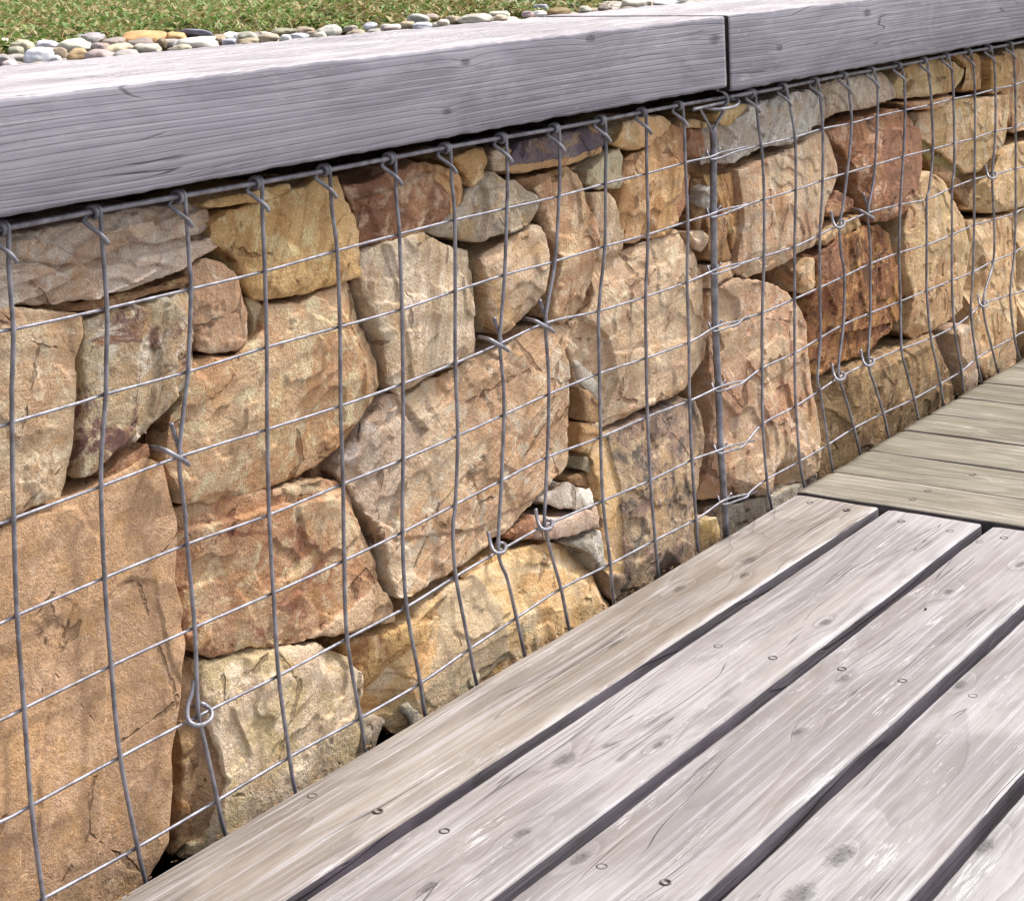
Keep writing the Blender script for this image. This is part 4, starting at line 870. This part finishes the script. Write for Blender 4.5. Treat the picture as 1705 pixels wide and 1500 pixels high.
# ------------------------------------------------------------------ pebble strip behind the timber
def pebble_mat(c, seed, speck=.3):
    t = NT('river_pebble'); v = t.mapping(t.obj(), loc=(seed * 1.3, seed * .7, 0)); n = t.noise(v, 60, 4, .6); f = t.noise(v, 420, 3, .7)
    b = tuple(min(.8, x) for x in lin(c)); cc = t.mix(t.ramp(n, .35, .65), b, tuple(x * .78 for x in b))
    cc = t.mix(t.ramp(f, .6, .72) * speck, cc, tuple(x * .45 for x in b))
    cc = t.mix(t.ramp(t.noise(v, 30, 2, .5, .8), .58, .66) * .35, cc, tuple(min(.8, x * 1.3) for x in b))
    return t.out(cc, .68, t.bump(n * .6 + f * .2, .0012, 1), spec=.4)
def pebble(x, y, z, sx, sy, sz, rot, c, label, seed, group='river pebbles between the timber and the plants', lean=0.0):
    rn = np.random.RandomState(seed); nu, nv = 28, 16
    th = np.linspace(0, math.pi, nv)[1:-1]; ph = np.arange(nu) * 2 * math.pi / nu
    D = np.array([(math.sin(a) * math.cos(b), math.sin(a) * math.sin(b), math.cos(a)) for a in th for b in ph] + [(0, 0, 1), (0, 0, -1)])
    e = rn.uniform(.72, .95); Sg = np.sign(D) * np.abs(D) ** e
    rr = 1 + .28 * perlin(D * .9 + seed) + .12 * perlin(D * 2.1 + seed * 2)
    Vv = Sg * rr[:, None] * np.array([sx, sy, sz]) * .5
    ca, sa = math.cos(rot), math.sin(rot); cl, sl = math.cos(lean), math.sin(lean)
    Vv = Vv @ np.array([[cl, 0, sl], [0, 1, 0], [-sl, 0, cl]]).T
    Vv = Vv @ np.array([[ca, -sa, 0], [sa, ca, 0], [0, 0, 1]]).T
    Vv += np.array([x, y, z]); m = nv - 2; Fc = []
    for i in range(m - 1):
        for j in range(nu): Fc.append((i * nu + j, (i + 1) * nu + j, (i + 1) * nu + (j + 1) % nu, i * nu + (j + 1) % nu))
    t, b = m * nu, m * nu + 1
    for j in range(nu): Fc.append((t, j, (j + 1) % nu)); Fc.append((b, (m - 1) * nu + (j + 1) % nu, (m - 1) * nu + j))
    key = tuple(c)
    if key not in PM: PM[key] = pebble_mat(c, seed)
    o = mesh_obj('pebble', Vv, Fc, PM[key], origin=(x, y, z - sz / 2)); tag(o, label, 'pebble', group); return o
PM = {}; PLACED = []
PB = [(63,91,52,24,(214,214,222),'smooth white oval pebble, largest near the left end of the strip'),
 (123,75,55,22,(222,216,194),'cream lozenge pebble on top, right of the white oval one'), (79,73,42,12,(206,204,216),'flat lavender grey pebble behind the white oval one'),
 (148,64,56,20,(178,170,172),'grey pebble with a peaked top, behind the cream lozenge'), (190,70,42,15,(160,146,136),'taupe pebble right of the peaked grey one'),
 (243,62,80,22,(206,160,106),'large flat orange pebble'), (39,75,38,20,(190,180,152),'olive cream domed pebble left of the lavender one'),
 (27,85,28,15,(164,160,138),'greenish grey pebble below the olive cream dome'), (3,72,26,18,(224,214,192),'cream pebble cut by the left picture edge'),
 (10,100,36,18,(160,152,152),'mid grey pebble low at the left picture edge'), (100,88,26,18,(170,152,128),'brownish pebble between the white oval and orange tan ones'),
 (129,91,38,20,(192,162,120),'orange tan pebble under the cream lozenge'), (165,91,50,18,(184,166,160),'rounded pinkish grey pebble against the timber'),
 (198,82,50,19,(214,196,164),'cream pebble with brown marks right of the pinkish one'), (236,70,46,11,(150,136,126),'thin dark brown pebble before the large orange one'),
 (244,80,52,16,(196,188,172),'broad grey cream pebble below the dark brown one'), (268,72,20,18,(140,122,98),'triangular brown pebble before the large orange one'),
 (94,99,17,10,(212,208,204),'small white round pebble right of the white oval one'), (51,63,40,11,(140,126,116),'flat slate brown pebble half under the plants'),
 (17,108,26,10,(200,182,178),'pinkish pebble low at the left, against the timber'), (211,90,42,9,(178,170,162),'flat grey pebble half hidden by the timber'),
 (163,77,24,13,(164,146,144),'mauve pebble between the peaked grey and the taupe ones'), (324,71,82,20,(222,214,204),'large cream pebble speckled with brown'),
 (325,57,64,12,(136,134,150),'long slate blue pebble leaning behind the speckled one'), (292,61,36,14,(208,170,118),'pale orange pebble left of the slate blue one'),
 (364,66,32,17,(160,142,118),'tan brown pebble right of the speckled one'), (382,70,25,12,(186,186,200),'small lavender pebble beside the tan brown one'),
 (384,59,30,11,(226,224,220),'white pebble behind the small lavender one'), (412,60,36,15,(178,174,158),'left one of a pair of long grey green pebbles'),
 (412,70,40,10,(176,158,130),'tan pebble lying against the timber before the grey green pair'), (449,62,36,13,(180,166,144),'right one of a pair of long grey green pebbles'),
 (496,61,36,9,(204,204,214),'flat bluish white pebble'), (472,53,46,9,(158,152,128),'flat olive pebble behind the grey green pair'),
 (549,51,42,18,(200,195,184),'large pale grey pebble alone beside the plants'), (533,60,24,7,(212,202,180),'small cream pebble under the large pale grey one'),
 (303,80,36,12,(188,178,154),'grey green pebble half hidden under the speckled one'), (475,65,22,6,(216,212,206),'small white sliver pebble left of the bluish one'),
 (695,33,44,20,(196,197,186),'greenish white pebble tilted to the right'), (678,42,26,14,(188,172,142),'small striped tan pebble left of the tilted one'),
 (790,31,62,16,(192,182,166),'long beige pebble, biggest at this end of the strip'), (738,38,24,10,(212,202,186),'cream pebble left of the long beige one'),
 (650,46,38,11,(200,184,178),'pinkish pebble half hidden by the timber near the striped one'), (755,32,26,12,(184,168,140),'tan pebble touching the long beige one'),
 (834,30,26,10,(212,192,168),'peach pebble right of the long beige one'), (831,24,40,9,(200,196,172),'yellow grey pebble behind the peach one'),
 (704,44,36,7,(206,206,214),'bluish sliver pebble under the tilted one'), (720,28,24,9,(180,162,150),'brownish pebble right of the tilted one'),
 (803,14,20,10,(176,160,142),'tan pebble at the edge of the plants behind the long beige one'), (849,17,32,11,(204,198,178),'cream green pebble near the brown olive one'),
 (616,43,26,11,(188,188,198),'grey pebble among the low leaves'), (559,52,16,13,(200,190,176),'small buff pebble right of the large pale grey one'),
 (931,19,46,13,(140,116,76),'long brown olive pebble'), (898,23,28,9,(220,218,214),'white pebble left of the brown olive one'),
 (902,13,30,12,(158,158,168),'blue grey pebble behind the white one'), (877,7,32,13,(188,184,178),'light grey pebble high at the top picture edge'),
 (849,7,30,15,(190,184,180),'domed grey pebble at the top picture edge, left of the light grey one'), (880,24,24,8,(168,148,150),'mauve pebble left of the white one'),
 (958,9,36,10,(148,148,142),'dark grey pebble right of the blue grey one'), (1060,5,54,14,(224,214,196),'cream pebble at the top picture edge, farthest along but one'),
 (1109,4,46,9,(222,220,216),'white flat pebble at the top picture edge, farthest along'), (975,15,26,9,(206,198,180),'cream pebble right of the brown olive one'),
 (1007,13,26,8,(150,140,130),'flat brown pebble beyond the cream ones')]
for i, (px, py, wpx, hpx, c, l) in enumerate(PB):
    wpt = atz(px, py + hpx * .15, .102); dist = (R.T @ (wpt - CAM))[2]; s = dist / F
    wm, hm = wpx * s, max(.010, hpx * s * 1.05)
    if wpt[1] < .30 + wm * .25: wpt[1] = .30 + wm * .25
    pebble(wpt[0], wpt[1], .102 - .0 , wm * 1.14, wm * .9, hm * 1.15, 0.57, c, l, 100 + i, lean=(.22 if i in (23, 37) else 0))
    PLACED.append((wpt[0], wpt[1], wm * .42))
cols = [((176,166,156), 'dull grey'), ((168,150,128), 'dull tan'), ((196,188,176), 'pale'), ((150,138,130), 'brownish grey')]
rnd = random.Random(4); cnt = 0
for tr in range(6000):
    x = rnd.uniform(-.05, 2.7); py_ = rnd.random(); y = .30 + (.33 if x < 1.2 else .22 + .14 * min(1, (x - 1.2))) * py_ + max(0, .12 - abs(x - .3)) * 0
    if x < .75: y = .30 + .42 * py_
    s = rnd.uniform(.022, .042)
    if cnt > 150: break
    if any((x - a) ** 2 + (y - b) ** 2 < (s * .5 + r_) ** 2 * .86 for a, b, r_ in PLACED): continue
    q = R.T @ (np.array([x, y, .1]) - CAM); u = PPX + F * q[0] / q[2]; v = PPY + F * q[1] / q[2]
    if not (-40 < u < 1190 and -10 < v < 119 - .0918 * u): continue
    c, nm = cols[cnt % 4]; zn = 'left of the large orange one' if u < 220 else 'right of the large orange one' if u < 400 else 'left of the large pale grey one' if u < 549 else 'left of the tilted greenish one' if u < 695 else 'left of the long beige one' if u < 790 else 'left of the brown olive one' if u < 930 else 'right of the brown olive one'
    pebble(x, y, .092 + rnd.uniform(-.004, .004), s, s * .78, s * .42, rnd.uniform(0, 3), c, nm + ' filler pebble of the strip, ' + zn, 300 + cnt, group=nm + ' pebbles ' + zn)
    PLACED.append((x, y, s * .42)); cnt += 1

# ------------------------------------------------------------------ low plants behind the pebbles (leafy ground cover)
def leaf_mat(name, a, b, c):
    t = NT(name); gi = t.n.new('ShaderNodeNewGeometry'); r = E(t, gi.outputs['Random Per Island'])
    n = t.noise(t.obj(), 5, 3); cc = t.mix(t.ramp(r, .15, .85), lin(a), lin(b)); cc = t.mix(t.ramp(r * .5 + n * .6, .50, .66), cc, lin(c))
    m = t.out(cc, .5, None, spec=.35)
    t.b.inputs['Transmission Weight'].default_value = 0
    tr = t.n.new('ShaderNodeBsdfTranslucent'); t.put(tr.inputs[0], cc); mx = t.n.new('ShaderNodeMixShader'); mx.inputs[0].default_value = .25
    o = t.n['Material Output']; t.t.links.new(t.b.outputs[0], mx.inputs[1]); t.t.links.new(tr.outputs[0], mx.inputs[2]); t.t.links.new(mx.outputs[0], o.inputs[0])
    return m
LM = leaf_mat('small_green_leaf', (104, 132, 62), (152, 172, 98), (168, 150, 104))
BM = leaf_mat('grass_blade', (104, 134, 56), (160, 178, 100), (196, 186, 140))
SM = leaf_mat('dry_straw', (196, 172, 128), (216, 200, 160), (170, 132, 96))
rn = np.random.RandomState(12)
def front(x):                                  # front edge of the plants along the strip
    xs_ = [-1, .3, .75, .95, 1.1, 1.35, 1.5, 1.62, 1.75, 1.95, 2.2, 3.2]; ys_ = [.75, .72, .70, .64, .60, .52, .50, .42, .58, .72, .78, .95]
    return np.interp(x, xs_, ys_) + .05 * fbm(np.stack([x * 7, x * 0, x * 0 + 3], -1), 3)
def scatter(n, xr, yfar, bias):
    X_ = rn.uniform(xr[0], xr[1], n); Y0 = front(X_); Y_ = Y0 + (yfar - Y0) * rn.uniform(0, 1, n) ** bias
    return X_, Y_
def leaves(X_, Y_, Z_, Lr, Wr, pitch_, mat, name, label, fold=.25):
    n = len(X_); a = rn.uniform(0, 2 * math.pi, n); L = rn.uniform(*Lr, n); Wd = rn.uniform(*Wr, n); pt = rn.uniform(*pitch_, n)
    d = np.stack([np.cos(a) * np.cos(pt), np.sin(a) * np.cos(pt), np.sin(pt)], 1); s = np.stack([-np.sin(a), np.cos(a), np.zeros(n)], 1)
    up = np.cross(d, s) * -1; up[up[:, 2] < 0] *= -1
    B = np.stack([X_, Y_, Z_], 1); droop = np.array([0, 0, -1])
    p0 = B; p1 = B + d * L[:, None] * .45 + s * Wd[:, None] * .5 + up * (Wd * fold)[:, None]; p2 = B + d * L[:, None] * .45 - s * Wd[:, None] * .5 + up * (Wd * fold)[:, None]
    p3 = B + d * L[:, None] + droop * (L * .12)[:, None]; pm = B + d * L[:, None] * .5
    Vv = np.stack([p0, p1, p3, p2, pm], 1).reshape(-1, 3); k = np.arange(n) * 5
    F3 = np.concatenate([np.stack([k, k + 1, k + 4], 1), np.stack([k + 1, k + 2, k + 4], 1), np.stack([k + 2, k + 3, k + 4], 1), np.stack([k + 3, k, k + 4], 1)])
    o = mesh_obj(name, Vv, F3, mat, smooth=True); tag(o, label, kind='stuff'); return o
def canopy(X_, Y_):
    e = np.clip((Y_ - front(X_)) / .06, 0, 1); q = np.stack([X_ * 9, Y_ * 9, X_ * 0], -1)
    return .088 + e ** .5 * (.026 + .022 * fbm(q * .9, 3)) 
X_, Y_ = scatter(95000, (.3, 3.1), 3.3, 1.9); leafy = rn.uniform(size=len(X_)) < np.clip(1.5 - (X_ - .9) * .55 + .5 * perlin(np.stack([X_ * 4, Y_ * 4, X_ * 0], -1)), .08, 1)
hole = perlin(np.stack([X_ * 13, Y_ * 13, X_ * 0 + 8], -1)) + .5 * perlin(np.stack([X_ * 31, Y_ * 31, X_ * 0 + 8], -1)) > .42; leafy &= ~hole
A_, B_ = X_[leafy], Y_[leafy]; Z_ = canopy(A_, B_) - rn.uniform(0, 1, len(A_)) ** 1.8 * .034
XS = np.concatenate([rn.uniform(-.9, .3, 16000), rn.uniform(3.1, 4.6, 24000)]); FS_ = front(XS); YS = FS_ + (3.3 - FS_) * rn.uniform(0, 1, len(XS)) ** 1.5
A_ = np.concatenate([A_, XS]); B_ = np.concatenate([B_, YS]); Z_ = np.concatenate([Z_, canopy(XS, YS) - rn.uniform(0, 1, len(XS)) ** 1.8 * .034])
leaves(A_, B_, Z_, (.009, .021), (.0055, .0105), (-.3, .9), LM, 'ground_cover', 'low small-leaved green plants behind the pebbles')
A_, B_ = X_[~leafy][:14000], Y_[~leafy][:14000]; Z_ = canopy(A_, B_) - .010
leaves(A_, B_, Z_, (.018, .040), (.0025, .0045), (.0, .9), BM, 'grass', 'short grass growing through the low plants', fold=.15)
X_, Y_ = scatter(6500, (.3, 3.0), 2.6, 2.2); kp = perlin(np.stack([X_ * 5, Y_ * 5, X_ * 0 + 21], -1)) > -.05; X_, Y_ = X_[kp], Y_[kp]; Z_ = canopy(X_, Y_) - .004
leaves(X_, Y_, Z_, (.02, .055), (.0010, .0020), (-.1, .7), SM, 'dry_grass', 'dry straw-coloured stalks caught in the plants', fold=.1)
# a few single stalks that stand out
def stalk(px, py, q, label, r=.0009, col_=SM, nm='dry_stalk'):
    b = atz(px, py, .092); dist = (R.T @ (b - CAM))[2] / F
    P = [tuple(b)] + [tuple(b + np.array([dx * dist * .573, dx * dist * -.3, -dy_ * dist])) for dx, dy_ in q]
    Vv, Fc = tube(spline(P, .006), r, 5); tag(mesh_obj(nm, Vv, Fc, col_, origin=b), label, 'stalk', 'dry stalks rising from the plants')
stalk(222, 50, [(-8,-16),(-14,-30),(-22,-42)], 'pale dry stalk leaning left above the large orange pebble')
stalk(224, 52, [(2,-14),(4,-24),(7,-30)], 'short pale dry stalk standing straight above the large orange pebble')
stalk(180, 58, [(-5,-10),(-10,-22)], 'pale dry stalk just left of the large orange pebble')
stalk(434, 68, [(-2,-12),(-8,-28),(-18,-44),(-24,-64)], 'long thin reddish stem rising from the timber edge', r=.0007, nm='thin_stem')
# odds and ends on the deck
pc = atz(1533, 1468, ZD - .006)
pebble(pc[0], pc[1], ZD - .008, .017, .010, .006, .6, (206, 198, 168), 'pale chip caught in the gap between the two nearest lengthwise boards', 999, group=None)
pc = atz(1541, 1013, ZD + .002)
pebble(pc[0], pc[1], ZD + .0015, .0035, .003, .003, .2, (60, 50, 44), 'tiny dark grit grain lying on the third lengthwise board', 998, group=None)

# crumbs of soil, stone and dead leaf along the foot of the wall and in the gaps between the boards
rn = np.random.RandomState(44); Vs, Fs = [], []; o_ = 0
spots = [(rn.uniform(0, 2.3), -.030 + rn.uniform(-.004, .010) * rn.uniform(), ZD + .001) for _ in range(170)]
spots += [(rn.uniform(.1, 1.33), ynear[rn.randint(0, 4)] - rn.uniform(.001, .014), ZD - .036 + rn.uniform(0, .008)) for _ in range(260)]
for (x, y, z) in spots:
    if x > 1.345: y += .008
    r = rn.uniform(.0008, .0026); D = rn.normal(size=(6, 3)) * .35 + np.array([(1, 0, 0), (-1, 0, 0), (0, 1, 0), (0, -1, 0), (0, 0, 1), (0, 0, -1)])
    Vs.append(D * np.array([r, r * .8, r * .5]) + [x, y, z]); Fs += [tuple(o_ + i for i in f) for f in ((0, 2, 4), (2, 1, 4), (1, 3, 4), (3, 0, 4), (2, 0, 5), (1, 2, 5), (3, 1, 5), (0, 3, 5))]; o_ += 6
tag(mesh_obj('grit', np.vstack(Vs), Fs, soil_mat('crumbs', (142, 112, 78), (84, 66, 46)), smooth=False), 'crumbs of soil and stone along the foot of the wall', kind='stuff')

# one small magenta flower head above the leaves
b = atz(158, 44, .092); Vs = []; Fs = []; o_ = 0
for k in range(7):
    a = k * 2 * math.pi / 7; e = .0035
    q = [(0, 0, 0), (math.cos(a - .35) * e, math.sin(a - .35) * e, .0035), (math.cos(a) * e * 1.5, math.sin(a) * e * 1.5, .0065), (math.cos(a + .35) * e, math.sin(a + .35) * e, .0035)]
    Vs += [b + np.array([x, y, z + .050]) for x, y, z in q]; Fs.append((o_, o_ + 1, o_ + 2, o_ + 3)); o_ += 4
fl = empty('flower', b); tag(fl, 'tiny magenta flower standing above the leaves, near the left end', 'flower')
mt = NT('magenta_petal'); mt.out(lin((170, 60, 130)), .6); mg = NT('green_stem'); mg.out(lin((110, 124, 60)), .6)
mesh_obj('petals', np.array(Vs), Fs, mt.m, fl)
Vv, Fc = tube([b, b + np.array([.001, 0, .025]), b + np.array([0, 0, .051])], .0006, 5); mesh_obj('stem', Vv, Fc, mg.m, fl)
